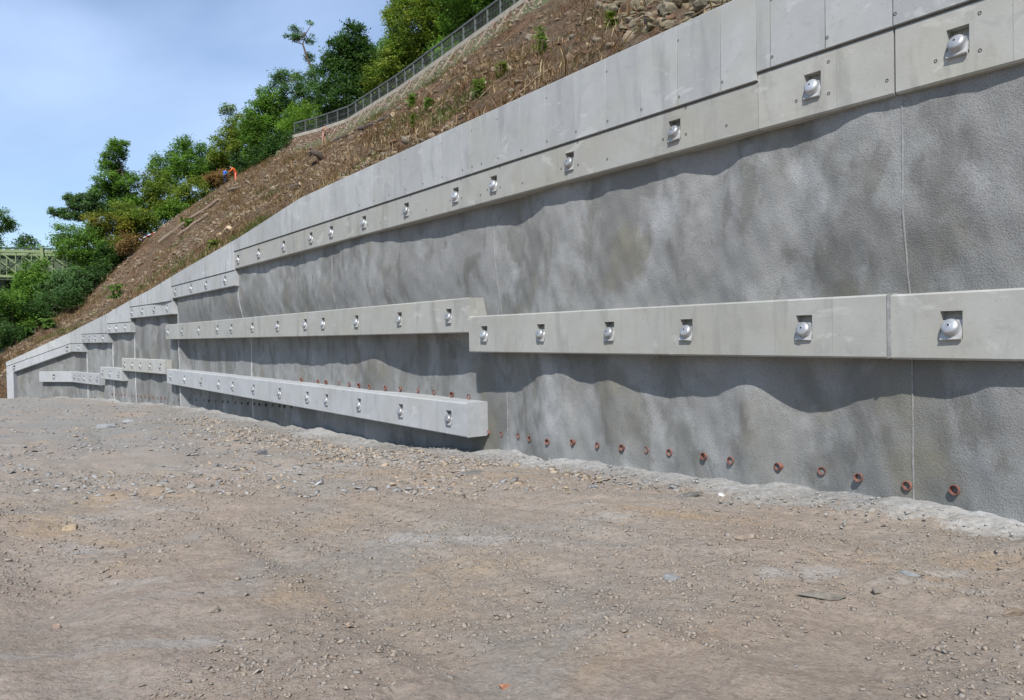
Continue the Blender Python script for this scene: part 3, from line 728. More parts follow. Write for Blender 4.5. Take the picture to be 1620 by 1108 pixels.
# brown band of broken rock in front of the long lower beam
s_ = r.random(8000)*24+9; t_ = .5+np.abs(r.normal(0, 1.0, 8000))*(1.1+.4*np.sin(s_*.6)); keep = (vnoise(s_, t_, .8, 41) > -.22); s_, t_ = s_[keep], t_[keep]
px_ = N.x*(OFF-t_)+D.x*s_; py_ = N.y*(OFF-t_)+D.y*s_
sz = .014+.060*r.random(len(s_))**3.4
o = obj('broken_rock', scatter('broken_rock', np.stack([px_, py_, gzf(px_, py_)], -1), sz, pick(WARM, len(s_), r, soft=.3), M['chip'], flat_s+round_s[:3], 15, .5, .3)); tag(o, 'ochre broken rock banked before the long pale lower beam', 'rubble', kind='stuff')
s_ = r.random(9000)*52+1; t_ = -.25+np.abs(r.normal(0, .55, 9000)); px_ = N.x*(OFF-t_)+D.x*s_; py_ = N.y*(OFF-t_)+D.y*s_; k2 = s_ < 43; px_, py_, s_ = px_[k2], py_[k2], s_[k2]
o = obj('rebound_chips', scatter('rebound_chips', np.stack([px_, py_, gzf(px_, py_)+.03], -1), .006+.022*r.random(len(px_))**4, pick([(.27, .265, .25), (.22, .22, .21), (.31, .305, .29), (.25, .225, .19)], len(px_), r), M['chip'], octa_s, 16)); tag(o, 'grey rebound crumbs lying along the foot of the wall', 'rubble', kind='stuff')
# single rocks that stand out
def gpos(px, py):
    d = ray(px, py); Y = 8.0
    for _ in range(30):
        q = d*(Y/d.y); Y *= float(gzf(q.x, q.y))/q.z
    return d*(Y/d.y)
def rock(label, px, py, wpx, hpx, col, flat, seed, deg=0, stick=1.0):
    import bmesh
    from mathutils import noise as mn
    p = gpos(px, py); rx = wpx/2*p.y/FPX; rz = hpx/2*p.y/FPX
    bm = bmesh.new(); bmesh.ops.create_icosphere(bm, subdivisions=3, radius=1); rr = random.Random(seed)
    planes = [(Vector((rr.gauss(0, 1), rr.gauss(0, 1), rr.gauss(0, 1))).normalized(), rr.uniform(.5, .8)) for _ in range(9)]
    for v in bm.verts:
        c = v.co.copy()
        for d, h in planes:
            e = c.dot(d)-h
            if e > 0: c -= d*e
        c *= 1+.10*mn.noise(c*2.3+Vector((seed, 0, 0)))
        v.co = Vector((c.x*rx*1.35, c.y*rx*stick, c.z*rz*1.6))
    me = bpy.data.meshes.new('rock'); bm.to_mesh(me); bm.free()
    a = me.color_attributes.new('Col', 'FLOAT_COLOR', 'POINT'); a.data.foreach_set('color', np.tile(np.array([*col, 1], dtype=np.float32), len(me.vertices)))
    me.materials.append(M['stone'])
    o = obj('rock', me); o.location = p+Vector((0, 0, rz*.35)); o.rotation_euler = (0, R(rr.uniform(-6, 6)), R(deg)); tag(o, label, 'rock')
    return o
rock('tan rounded rock on the dirt near the left edge of the foreground', 112, 840, 20, 12, (.33, .26, .18), 1, 3)
rock('angular grey-brown rock at mid-left of the foreground dirt', 338, 968, 15, 11, (.25, .215, .18), 1, 4, 20)
rock('small reddish rock at the lower left of the foreground', 90, 994, 14, 10, (.26, .19, .15), 1, 5, 50)
rock('round dark grey stone below the middle of the long lower beam', 417, 719, 14, 10, (.16, .165, .17), 1, 6)
rock('flat dark slab lying before the right end of the lower beam', 752, 750, 42, 6, (.14, .135, .125), 1, 7, 5, .6)
rock('white pebble near the wall foot right of centre', 1142, 787, 9, 9, (.62, .61, .58), 1, 8)
rock('thin dark splinter of rock left of the white pebble', 1088, 784, 38, 5, (.13, .125, .115), 1, 9, -4, .5)
rock('flat brown shard in the foreground right of centre', 1180, 852, 38, 8, (.25, .20, .16), 1, 10, -8, .5)
rock('long dark slate splinter in the right foreground', 1300, 944, 74, 9, (.16, .145, .12), 1, 11, -4, .4)
rock('short dark slate lump beside the long splinter', 1390, 938, 24, 12, (.19, .165, .14), 1, 12, 10, .6)
rock('grey bluish slate flake in the foreground below the drain pipes', 1060, 917, 34, 9, (.19, .195, .195), 1, 13, -20, .5)
rock('grey slate flake below the rightmost drain pipes', 1436, 910, 28, 9, (.20, .205, .205), 1, 14, -30, .5)
rock('brown wedge of rock at the right edge of the foreground', 1608, 972, 36, 10, (.20, .155, .115), 1, 15, 12, .6)
rock('larger of two pale grey slate slabs on the far left floor', 168, 676, 24, 7, (.25, .255, .26), 1, 16, 15, .7)
rock('smaller of two pale grey slate slabs on the far left floor', 204, 669, 20, 6, (.26, .265, .27), 1, 17, 5, .7)
rock('orange brick-like chip at the bottom edge of the foreground', 797, 1088, 14, 8, (.36, .17, .10), 1, 18, 10)

# ------------------------------------------------------------------ hillside rubble and weeds
def hill_samples(n, r, u0, u1, v0, v1):
    o = np.zeros((n, 3)); uv = np.stack([u0+(u1-u0)*r.random(n), v0+(v1-v0)*r.random(n)], -1)
    for i, (u, v) in enumerate(uv): o[i] = hill_pt(u, v)
    return o, uv
r = np.random.default_rng(21)
P, uv = hill_samples(40000, r, .6, U-2.2, .0, .97)
nm = vnoise(P[:, 0], P[:, 1], .22, 51)+.6*vnoise(P[:, 0]+P[:, 2], P[:, 1], .8, 52)
keep = nm > -.12+.40*np.clip((uv[:, 0]-4.2)/3, 0, 1)*r.random(len(P)); P = P[keep]
sz = .025+.16*r.random(len(P))**3.5
HILLST = [(.21, .155, .10), (.25, .19, .125), (.17, .12, .08), (.22, .17, .12), (.27, .225, .155), (.18, .155, .115), (.16, .10, .062)]
o = obj('hillside_rubble', scatter('hillside_rubble', P, sz, pick(HILLST, len(P), r), M['stone'], round_s+flat_s[:2], 22, .5, .3)); tag(o, 'brown rubble littering the bare slope above the parapet', 'rubble', kind='stuff')
def blades(name, pts, hs, cols, r, nb=14, wid=.025, spread=.6, leafy=False):
    n = len(pts); N_ = n*nb; p = np.repeat(pts, nb, 0); h = np.repeat(hs, nb)*(.45+.75*r.random(N_)); c = np.repeat(cols, nb, 0)*(1+.5*(r.random((N_, 1))-.5))
    a = r.random(N_)*2*np.pi; le = spread*r.random(N_)
    off = np.repeat(hs, nb)[:, None]*.45*r.normal(size=(N_, 2)); p = p.copy(); p[:, :2] += off
    d = np.stack([np.cos(a)*le, np.sin(a)*le, np.ones(N_)], -1); sd = np.stack([-np.sin(a), np.cos(a), np.zeros(N_)], -1)*wid*(.5+r.random((N_, 1)))
    b0 = p-sd*.6; b1 = p+sd*.6; m0 = p+d*(h*.55)[:, None]-sd; m1 = p+d*(h*.55)[:, None]+sd; tp = p+d*h[:, None]+np.stack([np.cos(a), np.sin(a), -.3*np.ones(N_)], -1)*(h*.35*le)[:, None]
    V = np.stack([b0, b1, m1, m0, tp, tp+sd*.2], 1).reshape(-1, 3); k = np.arange(N_)*6
    F = np.concatenate([np.stack([k, k+1, k+2, k+3], -1), np.stack([k+3, k+2, k+5, k+4], -1)])
    return npmesh(name, V, F, M['weed'], np.repeat(c, 6, 0))
P, uv = hill_samples(24000, r, .6, U-1.6, .005, .98)
q = vnoise(P[:, 0]*1.0, P[:, 1]+P[:, 2], .30, 61)+.5*vnoise(P[:, 0], P[:, 1], .9, 62); k = ((q > .02+.16*np.clip((uv[:, 0]-3.5)/2, 0, 1)) | (r.random(len(P)) < .08)) & (r.random(len(P)) < np.where(uv[:, 0] > 4.5, .7, 1.0)); P = P[k]; q = q[k]
kind = vnoise(P[:, 0]+P[:, 2], P[:, 1], .35, 63)
BR = np.array([(.17, .095, .05), (.20, .125, .065), (.24, .165, .09), (.15, .085, .045), (.33, .255, .15), (.30, .22, .125)]); GN = np.array([(.085, .11, .028), (.13, .14, .04), (.11, .11, .04)])
cols = np.where((kind > .24)[:, None], GN[r.integers(0, 3, len(P))], BR[r.integers(0, 6, len(P))])
o = obj('dry_weeds', blades('dry_weeds', P-np.array([0, 0, .03]), .14+.34*r.random(len(P))**1.8, cols, r, 13, .010, 1.3)); tag(o, 'dry reddish weeds and grass tufts over the bare slope', 'weeds', kind='stuff')
# long fallen twigs
mb = MB()
for _ in range(800):
    u = random.uniform(.5, U-2.5); v = random.uniform(.03, .95); p = hill_pt(u, v); a = random.uniform(0, 6.28); l_ = random.uniform(.4, 1.6)
    e = p+Vector((math.cos(a), math.sin(a), 0))*l_; e.z = drop(e.x, e.y)+random.uniform(.0, .35)
    if abs(e.z-p.z) > 1.3: continue
    mb.tube([p+Vector((0, 0, .03)), (p+e)/2+Vector((0, 0, .1)), e], [.022, .017, .006], 4)
o = mb.build('fallen_twigs', simple('twig_bark', (.20, .14, .09), .9)); tag(o, 'thin fallen twigs scattered over the cleared slope', 'twigs', kind='stuff')

# rocky outcrop at the top right of the slope
oc = empty('rock_outcrop', hit(1080, 25)); tag(oc, 'outcrop of blocky olive-brown rocks just above the parapet at the upper right', 'rock outcrop')
rs = []
import bmesh
from mathutils import noise as mn
for k in range(6):
    bm = bmesh.new(); bmesh.ops.create_icosphere(bm, subdivisions=2, radius=1); rr = random.Random(k+40)
    planes = [(Vector((rr.gauss(0, 1), rr.gauss(0, 1), rr.gauss(0, 1))).normalized(), rr.uniform(.45, .75)) for _ in range(8)]
    for v in bm.verts:
        c = v.co.copy()
        for d, h in planes:
            e = c.dot(d)-h
            if e > 0: c -= d*e
        v.co = c*(1+.12*mn.noise(c*2+Vector((k*3, 0, 0))))
    me = bpy.data.meshes.new('rock'); bm.to_mesh(me); bm.free()
    a = me.color_attributes.new('Col', 'FLOAT_COLOR', 'POINT'); cc = [(.16, .14, .085), (.19, .16, .10), (.13, .115, .075), (.21, .18, .125), (.16, .13, .08), (.18, .16, .115)][k]
    a.data.foreach_set('color', np.tile(np.array([*cc, 1], dtype=np.float32), len(me.vertices))); me.materials.append(M['stone']); rs.append(me)
for _ in range(300):
    px = random.uniform(960, 1230); py = random.uniform(-60, 52-(px-960)*.05)
    h = hit(px, py)
    if h is None or py > 70: continue
    o = bpy.data.objects.new('rock', random.choice(rs)); COL.objects.link(o); o.parent = oc; o.matrix_parent_inverse = oc.matrix_basis.inverted()
    z = random.uniform(.06, .17)*(1.3 if py < 22 else .7); o.location = h+Vector((random.uniform(-.1, .1), random.uniform(-.1, .1), z*.25)); o.scale = (z*random.uniform(.9, 1.7), z*random.uniform(.8, 1.4), z*random.uniform(.6, 1.0))
    o.rotation_euler = (random.uniform(-.4, .4), random.uniform(-.4, .4), random.uniform(0, 6.3))

# ------------------------------------------------------------------ revetment, coping, railing on the path
cum = [0]
for a, b in zip(Q, Q[1:]): cum.append(cum[-1]+(b-a).length)
def qp(t):
    i = 0
    while i < len(Q)-2 and t > cum[i+1]: i += 1
    return Q[i].lerp(Q[i+1], (t-cum[i])/(cum[i+1]-cum[i])), (Q[i+1]-Q[i]).normalized()
rev = empty('stone_revetment', qp(60)[0]); tag(rev, 'steep stone revetment with slanting ribs under the hillside path railing', 'revetment')
def rv(t, o_, z):
    p, d = qp(t); q = p-N*o_; return Vector((q.x, q.y, z))
ts = np.arange(0, cum[-1], .35); prof = [(1.35, 16.9), (1.05, 17.4), (.7, 17.95), (.35, 18.5), (.05, 18.92), (-.4, 18.95)]
vs = [rv(t, o_+.05*fbm(t*1.3, z*1.3, 3), z) for t in ts for o_, z in prof]; n = len(prof)
child(obj('stone_face', mesh('stone_face', vs, [(i*n+k, (i+1)*n+k, (i+1)*n+k+1, i*n+k+1) for i in range(len(ts)-1) for k in range(n-1)], M['hill'])), rev)
pts = []; 
for _ in range(4200):
    t = random.uniform(20, cum[-1]); f = random.random(); pts.append(rv(t, 1.25-1.2*f, 17.0+1.9*f))
o = obj('packed_stones', scatter('packed_stones', np.array(pts), .06+.09*r.random(len(pts)), pick([(.22, .155, .12), (.26, .19, .15), (.19, .15, .12), (.29, .24, .19), (.24, .20, .17)], len(pts), r), M['stone'], round_s, 33, .3, .5)); o['kind'] = 'stuff'; child(o, rev)
mb = MB()
for a, b in zip(ts, ts[1:]):
    mb.hexa([rv(a, .14, 18.85), rv(b, .14, 18.85), rv(b, -.35, 18.85), rv(a, -.35, 18.85), rv(a, .14, 19.14), rv(b, .14, 19.14), rv(b, -.35, 19.14), rv(a, -.35, 19.14)])
child(mb.build('coping', M['cope']), rev)
t = 24.0
while t < cum[-1]-6:
    mb = MB(); mb.bar(rv(t, .10, 18.84), rv(t+.1, 1.02, 17.45), .075, .075, up=(-N.x, -N.y, .8)); child(mb.build('rib', M['rib']), rev); t += 2.35
fe = empty('railing', qp(62)[0]); tag(fe, 'grey post-and-rail railing along the hillside path', 'railing')
t = 20.0; post_t = []
while t < cum[-1]: post_t.append(t); t += 1.62
for t in post_t:
    p = rv(t, -.12, 19.14); mb = MB(); mb.box((p.x, p.y, p.z+.56), (.055, .055, .58)); child(mb.build('post', M['rail'] if t < cum[3] else M['raildark']), fe)
for z, h, mt_ in ((20.27, .06, 'rail'), (19.75, .022, 'wire'), (19.35, .022, 'wire')):
    mb = MB()
    for a, b in zip(post_t, post_t[1:]):
        mb.bar(rv(a, -.12, z), rv(b, -.12, z), h*1.1, h)
    child(mb.build('rail', M[mt_]), fe)
mb = MB()
for a, b in zip(post_t, post_t[1:]):
    for k in range(1, 9): mb.bar(rv(a+(b-a)*k/9, -.12, 19.2), rv(a+(b-a)*k/9, -.12, 20.22), .008, .008, up=(1, 0, 0))
o = child(mb.build('wire_infill', M['wire']), fe)
vs = [rv(t, o_, 18.97) for t in ts for o_ in (-.35, -3.2)]
pa = obj('path', mesh('path', vs, [(2*i, 2*i+2, 2*i+3, 2*i+1) for i in range(len(ts)-1)], M['path'])); tag(pa, kind='structure')

# ------------------------------------------------------------------ logs, stump, pole
def log(label, p0, p1, r0_, r1_, mat='barklight', name='log', lift=.05):
    a = hit(*p0); b = hit(*p1); n = 9; pts = []
    for k in range(n):
        q = a.lerp(b, k/(n-1)); q.z = max(q.z, drop(q.x, q.y)-.02)+lift+r0_*.4+.03*math.sin(k*1.7); pts.append(q)
    rt = empty(name, a); tag(rt, label, 'log')
    mb = MB(); mb.tube(pts, [r0_+(r1_-r0_)*k/(n-1)+.012*math.sin(k*2.1) for k in range(n)], 9, cap=False); child(mb.build('trunk', M[mat], None, True), rt)
    for p, pn, rad in ((pts[0], pts[1], r0_), (pts[-1], pts[-2], r1_)):
        mb = MB(); d = (p-pn).normalized(); mb.tube([p-d*.02, p+d*.012], [rad*1.0+.004, rad*.96], 9); child(mb.build('cut_end', M['wood']), rt)
    return rt
log('long felled log lying slantwise on the left of the slope', (252, 386), (346, 318), .20, .13)
log('shorter pale log beside the long felled log on the slope', (283, 374), (328, 342), .15, .17)
log('slim log lying level below the two far workers', (363, 303), (424, 289), .17, .09)
log('cream debarked log just above the parapet on the left slope', (346, 377), (367, 367), .13, .10, 'wood')
log('dark long log leaning up toward the railing beside the person in shorts', (530, 226), (622, 186), .20, .14, 'bark')
log('short dark log on the slope above the parapet bend', (460, 300), (476, 295), .15, .14, 'bark')
log('thin dark branch lying above the parapet below the green weeds', (703, 207), (735, 186), .05, .03, 'bark')
rt = empty('tree_stump', hit(506, 258)); tag(rt, 'uprooted stump with splayed pale roots on the slope below the person in shorts', 'stump')
c = Vector(rt.location); mb = MB(); mb.tube([c+Vector((.2, .3, -.1)), c+Vector((0, 0, .5)), c+Vector((-.5, -.3, .75))], [.17, .22, .24], 8); child(mb.build('stump_body', M['bark'], None, True), rt)
for k in range(8):
    a = k*.785+.2; e = Vector((-.42, -.26, .70)); d = Vector((-.12+.25*math.sin(a)*.3, .35*math.cos(a), .42*math.sin(a))); mb = MB(); mb.tube([c+e, c+e+d*.7, c+e+d*1.1+Vector((-.08, 0, -.06))], [.10, .06, .02], 6); child(mb.build('root', M['barklight'], None, True), rt)
a = at(222, 379, 79); b = at(247, 367, 81); rt = empty('marker_pole', a); tag(rt, 'red and white striped pole lying by the leaning tree', 'marker pole')
mw = simple('pole_white', (.7, .68, .66), .5); mr = simple('pole_red', (.5, .06, .04), .5)
ha = drop(a.x, a.y); hb = drop(b.x, b.y); a.z = max(a.z, ha+.06); b.z = max(b.z, hb+.06)
for k in range(6): mb = MB(); mb.tube([a.lerp(b, k/6), a.lerp(b, (k+1)/6)], .05, 8); child(mb.build('stripe', mw if k % 2 else mr), rt)

# ------------------------------------------------------------------ people on the slope
def skin(name, joints, edges, mat, parent, sub=1):
    """joints: list of (co, radius); one continuous skinned surface"""
    me = bpy.data.meshes.new(name); me.from_pydata([j[0] for j in joints], edges, [])
    o = bpy.data.objects.new(name, me); COL.objects.link(o)
    md = o.modifiers.new('skin', 'SKIN'); md.use_smooth_shade = True
    if not me.skin_vertices: me.skin_vertices.new()
    for i, j in enumerate(joints): me.skin_vertices[0].data[i].radius = (j[1], j[1]*(j[2] if len(j) > 2 else 1))
    me.skin_vertices[0].data[0].use_root = True
    sb = o.modifiers.new('sub', 'SUBSURF'); sb.levels = sub; sb.render_levels = sub
    dg = bpy.context.evaluated_depsgraph_get(); dg.update(); ev = bpy.data.meshes.new_from_object(o.evaluated_get(dg))
    o.modifiers.clear(); o.data = ev; ev.materials.clear(); ev.materials.append(mat); ev.polygons.foreach_set('use_smooth', [True]*len(ev.polygons)); o.parent = parent
    return o
SK = simple('skin', (.42, .24, .16), .55, 0, .05); HAIR = simple('hair', (.05, .035, .025), .8)
def person(label, loc, rz, H, pose, top=None, bottom=None, shoe=None):
    rt = empty('person', loc, rz); tag(rt, label, 'person'); J = pose; k = H/1.75
    v = lambda n: tuple(x*k for x in J[n])
    names = ['pelvis', 'waist', 'chest', 'neck', 'head', 'crown', 'ls', 'le', 'lw', 'lh', 'rs', 're', 'rw', 'rh', 'lhip', 'lk', 'la', 'lt', 'rhip', 'rk', 'ra', 'rt']
    rad = dict(pelvis=.13, waist=.12, chest=.14, neck=.055, head=.085, crown=.075, ls=.06, le=.042, lw=.030, lh=.035, rs=.06, re=.042, rw=.030, rh=.035, lhip=.085, lk=.058, la=.042, lt=.035, rhip=.085, rk=.058, ra=.042, rt=.035)
    E = [('pelvis', 'waist'), ('waist', 'chest'), ('chest', 'neck'), ('neck', 'head'), ('head', 'crown'), ('chest', 'ls'), ('ls', 'le'), ('le', 'lw'), ('lw', 'lh'), ('chest', 'rs'), ('rs', 're'), ('re', 'rw'), ('rw', 'rh'), ('pelvis', 'lhip'), ('lhip', 'lk'), ('lk', 'la'), ('la', 'lt'), ('pelvis', 'rhip'), ('rhip', 'rk'), ('rk', 'ra'), ('ra', 'rt')]
    ix = {n: i for i, n in enumerate(names)}
    skin('body', [(v(n), rad[n]*k) for n in names], [(ix[a], ix[b]) for a, b in E], SK, rt)
    def sub(name, ns, mat, grow):
        es = [(ns.index(a), ns.index(b)) for a, b in E if a in ns and b in ns]
        skin(name, [(v(n), rad[n]*k*grow+.006) for n in ns], es, mat, rt)
    if bottom: sub(bottom[0], bottom[2], bottom[1], 1.16)
    if top: sub(top[0], top[2], top[1], 1.14)
    if shoe:
        sub('shoe', ['la', 'lt'], shoe, 1.35); sub('shoe', ['ra', 'rt'], shoe, 1.35)
    h = Vector(v('head')); c = Vector(v('crown')); d = c-h; mb = []
    skin('hair', [(tuple(h+d*.55+Vector((0, .03*k, 0))), .082*k), (tuple(c+Vector((0, .015*k, .01))), .078*k)], [(0, 1)], HAIR, rt)
    for s in (-1, 1):
        skin('ear', [(tuple(h+Vector((s*.088*k, 0, 0))), .014*k), (tuple(h+Vector((s*.092*k, 0, .03*k))), .012*k)], [(0, 1)], SK, rt, 0)
    return rt
STAND = dict(pelvis=(0, 0, .95), waist=(0, 0, 1.12), chest=(0, 0, 1.34), neck=(0, 0, 1.50), head=(0, -.02, 1.60), crown=(0, -.01, 1.69), ls=(.19, 0, 1.42), le=(.27, 0, 1.14), lw=(.28, -.08, .90), lh=(.28, -.1, .82), rs=(-.19, 0, 1.42), re=(-.27, 0, 1.14), rw=(-.28, -.08, .90), rh=(-.28, -.1, .82), lhip=(.10, 0, .90), lk=(.11, -.02, .5), la=(.12, .02, .09), lt=(.13, -.14, .03), rhip=(-.10, 0, .90), rk=(-.11, -.02, .5), ra=(-.12, .02, .09), rt=(-.13, -.14, .03))
fold = lambda **k: {**STAND, **k}
navy = simple('navy_cloth', (.02, .03, .10), .8); blue = simple('blue_cloth', (.03, .14, .55), .75); dark = simple('dark_trousers', (.025, .03, .045), .85); orange = simple('orange_cloth', (.85, .16, .03), .75); pinkor = simple('faded_orange_cloth', (.80, .20, .12), .75); shoe = simple('work_boot', (.05, .04, .03), .8)
f = hit(513, 231)
person('bare-chested person in navy shorts with both arms raised, near the railing', f, R(55), 1.72, fold(le=(.24, -.26, 1.42), lw=(.10, -.24, 1.62), lh=(.06, -.22, 1.67), re=(-.24, -.24, 1.40), rw=(-.12, -.30, 1.60), rh=(-.07, -.28, 1.66), rk=(-.12, .04, .5), ra=(-.13, .12, .09), rt=(-.14, -.03, .03)), bottom=('shorts', navy, ['waist', 'pelvis', 'lhip', 'rhip', 'lk', 'rk'][:4]), shoe=None)
f = hit(356, 289)
person('worker in a blue jacket and dark trousers at the edge of the trees', f, R(150), 1.62, fold(chest=(0, -.08, 1.32), neck=(0, -.12, 1.47), head=(0, -.16, 1.56), crown=(0, -.16, 1.65), le=(.30, -.16, 1.20), lw=(.22, -.38, 1.26), lh=(.20, -.45, 1.28), re=(-.29, -.14, 1.16), rw=(-.24, -.34, 1.05), rh=(-.22, -.42, 1.04)), ('jacket', blue, ['chest', 'waist', 'pelvis', 'ls', 'le', 'lw', 'rs', 're', 'rw']), ('trousers', dark, ['pelvis', 'lhip', 'lk', 'la', 'rhip', 'rk', 'ra']), shoe)
f = hit(373, 288)
person('stooping worker in bright orange overalls, right of the one in blue', f, R(-60), 1.72, fold(waist=(0, -.06, 1.10), chest=(0, -.24, 1.26), neck=(0, -.38, 1.37), head=(0, -.46, 1.43), crown=(0, -.50, 1.51), ls=(.19, -.28, 1.32), le=(.24, -.46, 1.10), lw=(.18, -.62, .96), lh=(.16, -.68, .92), rs=(-.19, -.28, 1.32), re=(-.24, -.44, 1.08), rw=(-.18, -.62, 1.0), rh=(-.16, -.69, .98)), ('jacket', orange, ['chest', 'waist', 'pelvis', 'ls', 'le', 'lw', 'rs', 're', 'rw']), ('trousers', pinkor, ['pelvis', 'lhip', 'lk', 'la', 'rhip', 'rk', 'ra']), shoe)

# ------------------------------------------------------------------ trees and shrubs
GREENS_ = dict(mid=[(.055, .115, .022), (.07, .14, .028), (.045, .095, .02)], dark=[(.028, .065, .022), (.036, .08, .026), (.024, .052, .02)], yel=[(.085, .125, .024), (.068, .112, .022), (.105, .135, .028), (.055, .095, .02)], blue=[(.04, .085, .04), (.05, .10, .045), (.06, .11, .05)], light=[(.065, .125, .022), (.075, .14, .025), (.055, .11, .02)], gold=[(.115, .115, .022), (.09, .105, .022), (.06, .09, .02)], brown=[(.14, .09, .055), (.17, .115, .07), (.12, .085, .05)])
def leaves(name, C, size, cols, r, mat='leaf', flat=.5):
    n = len(C); a = r.normal(size=(n, 3)); a[:, 2] *= flat; a /= np.linalg.norm(a, axis=1)[:, None]
    up = np.array([0, -.35, 1.0])+r.normal(0, .55, (n, 3)); b = np.cross(up, a); b /= np.linalg.norm(b, axis=1)[:, None]+1e-6
    s = size*(.6+.8*r.random((n, 1))); l_ = a*s; w_ = b*s*.48; k = np.cross(a, b)*s*.12
    V = np.stack([C-l_, C-l_*.1+w_+k, C+l_, C-l_*.1-w_+k], 1).reshape(-1, 3); i = np.arange(n)*4
    return npmesh(name, V, np.stack([i, i+1, i+2, i+3], -1), M[mat], np.repeat(cols, 4, 0))
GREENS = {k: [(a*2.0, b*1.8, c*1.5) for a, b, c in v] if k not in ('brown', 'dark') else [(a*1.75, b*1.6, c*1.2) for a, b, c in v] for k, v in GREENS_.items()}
TN = 0
def tree(name, label, cat, base, Y, lobes, pal, dens=1.0, leaf=.17, trunk=None, tr=.16, group=None, bark='bark', clump=.55, limbs=16):
    """base: pixel of the trunk foot; lobes: (px, py, rx, ry) foliage masses"""
    global TN; TN += 1; r = np.random.default_rng(100+TN); rr = random.Random(TN)
    k = Y/FPX; bp = at(*base, Y); bp.z = drop(bp.x, bp.y)-.1; rt = empty(name, bp); tag(rt, label, cat, group)
    Cs = []; cols = []; ends = []; leaf = leaf*.70; clump = clump*.92
    palA = np.array(GREENS[pal] if isinstance(pal, str) else pal)
    for lx, ly, ax, ay in lobes:
        c = at(lx, ly, Y+rr.uniform(-1.2, 1.2)); RX, RZ = ax*k*1.08, ay*k*(1.3 if dens > .9 else 1.0); RY = (RX+RZ)*.5
        nc = max(3, int(dens*10.0*(RX*RZ+RX*RY)/(clump**2)*.32))
        for _ in range(nc):
            d = r.normal(size=3); d /= np.linalg.norm(d); q = (.35+.68*r.random()**.5)
            cc = np.array(c)+d*np.array([RX, RY, RZ])*q; cr_ = clump*(.55+.7*r.random()); ends.append((Vector(cc), cr_))
            m_ = int(40*dens**.3*(cr_/clump)**1.6*(.17/leaf)**1.35); e = r.normal(size=(m_, 3))*np.array([.55, .55, .42])*cr_
            Cs.append(cc+e); base_c = palA[r.integers(0, len(palA))]*(.75+.5*r.random()); cols.append(base_c*(1+.35*(r.random((m_, 1))-.5)))
    C = np.concatenate(Cs); cl = np.concatenate(cols)
    child(obj('crown', leaves('crown', C, leaf, cl, r)), rt)
    top = at(*(trunk[-1] if trunk else (lobes[0][0], lobes[0][1])), Y); pts = [bp]
    if trunk: pts += [at(x, y_, Y) for x, y_ in trunk]
    else: pts += [bp.lerp(top, .35)+Vector((rr.uniform(-.3, .3), 0, 0)), bp.lerp(top, .7)+Vector((rr.uniform(-.3, .3), 0, 0)), top]
    mb = MB(); n = len(pts); mb.tube(pts, [tr*(1-.85*i/(n-1)) for i in range(n)], 7)
    if limbs:
        for cpos, cr_ in rr.sample(ends, min(len(ends), limbs)):
            cand = [pts[i-1].lerp(pts[i], f_) for i in range(1, n) for f_ in (.2, .5, .8, 1.0)]; s0 = min(cand, key=lambda c_: (c_-cpos).length*rr.uniform(.8, 1.25)); m2 = s0.lerp(cpos, .55)+Vector((0, 0, -.12*(cpos-s0).length))
            mb.tube([s0, m2, cpos], [tr*.33, tr*.2, .012], 5, cap=False)
    child(mb.build('trunk', M[bark], None, True), rt)
    return rt
T = 'tree'
tree('locust_tree', 'tall yellow-green tree rising behind the middle of the railing', T, (640, 175), 72, [(655, 45, 40, 38), (628, 25, 18, 16), (672, 100, 42, 34), (632, 105, 30, 30), (700, 30, 38, 40), (605, 130, 26, 24), (650, 140, 36, 22), (668, -20, 50, 40)], 'yel', 1.1)
tree('broadleaf_tree', 'fresh green tree behind the railing at the upper edge of the photo', T, (745, 75), 62, [(735, 45, 36, 34), (775, 15, 40, 30), (710, 85, 24, 20), (745, -20, 48, 36), (700, 118, 22, 18), (815, -15, 40, 22)], 'mid', 1.1)
tree('oak_tree', 'dark dense oak left of the yellow-green tree above the railing', T, (560, 195), 75, [(558, 62, 20, 20), (543, 88, 26, 20), (572, 95, 26, 24), (555, 120, 42, 24), (525, 100, 14, 10), (590, 140, 30, 24), (550, 155, 44, 24), (560, 182, 46, 16)], 'dark', 1.25, .19)
tree('bright_shrub', 'bright light-green shrub behind the left end of the railing', 'shrub', (500, 205), 79, [(498, 188, 24, 16), (472, 200, 18, 11), (520, 172, 14, 14)], 'light', 1.1, .15, tr=.06)
tree('snag_tree', 'nearly bare tree whose flat top rises highest left of the oak', T, (505, 190), 84, [(462, 57, 14, 4.5), (474, 61, 10, 4), (490, 62, 6, 10), (493, 38, 6, 4), (468, 47, 10, 2.5), (490, 92, 9, 8)], 'blue', .42, .13, trunk=[(503, 150), (497, 118), (487, 95), (479, 70), (483, 55), (492, 40)], tr=.20, clump=.34, limbs=12)
tree('sparse_tree', 'thin feathery tree below the bare-topped tree', T, (478, 215), 82, [(453, 122, 20, 10), (440, 132, 12, 7), (462, 142, 22, 10), (486, 125, 18, 14), (497, 148, 18, 18), (475, 165, 24, 14), (500, 112, 12, 8)], 'blue', .6, .14, trunk=[(482, 180), (480, 150), (470, 128)], clump=.42)
tree('broadleaf_tree', 'round-headed green tree left of the thin feathery tree', T, (432, 250), 84, [(430, 160, 22, 18), (412, 185, 24, 20), (447, 185, 26, 22), (428, 210, 36, 20), (470, 205, 20, 20), (395, 210, 14, 12)], 'mid', 1.15)
tree('locust_tree', 'yellowish young tree with pale thin trunk above the workers', T, (387, 265), 90, [(378, 200, 22, 14), (362, 222, 24, 16), (388, 228, 26, 18), (350, 245, 20, 14), (402, 205, 16, 14), (362, 176, 12, 5)], 'yel', 1.0, .16, tr=.12, bark='barklight')
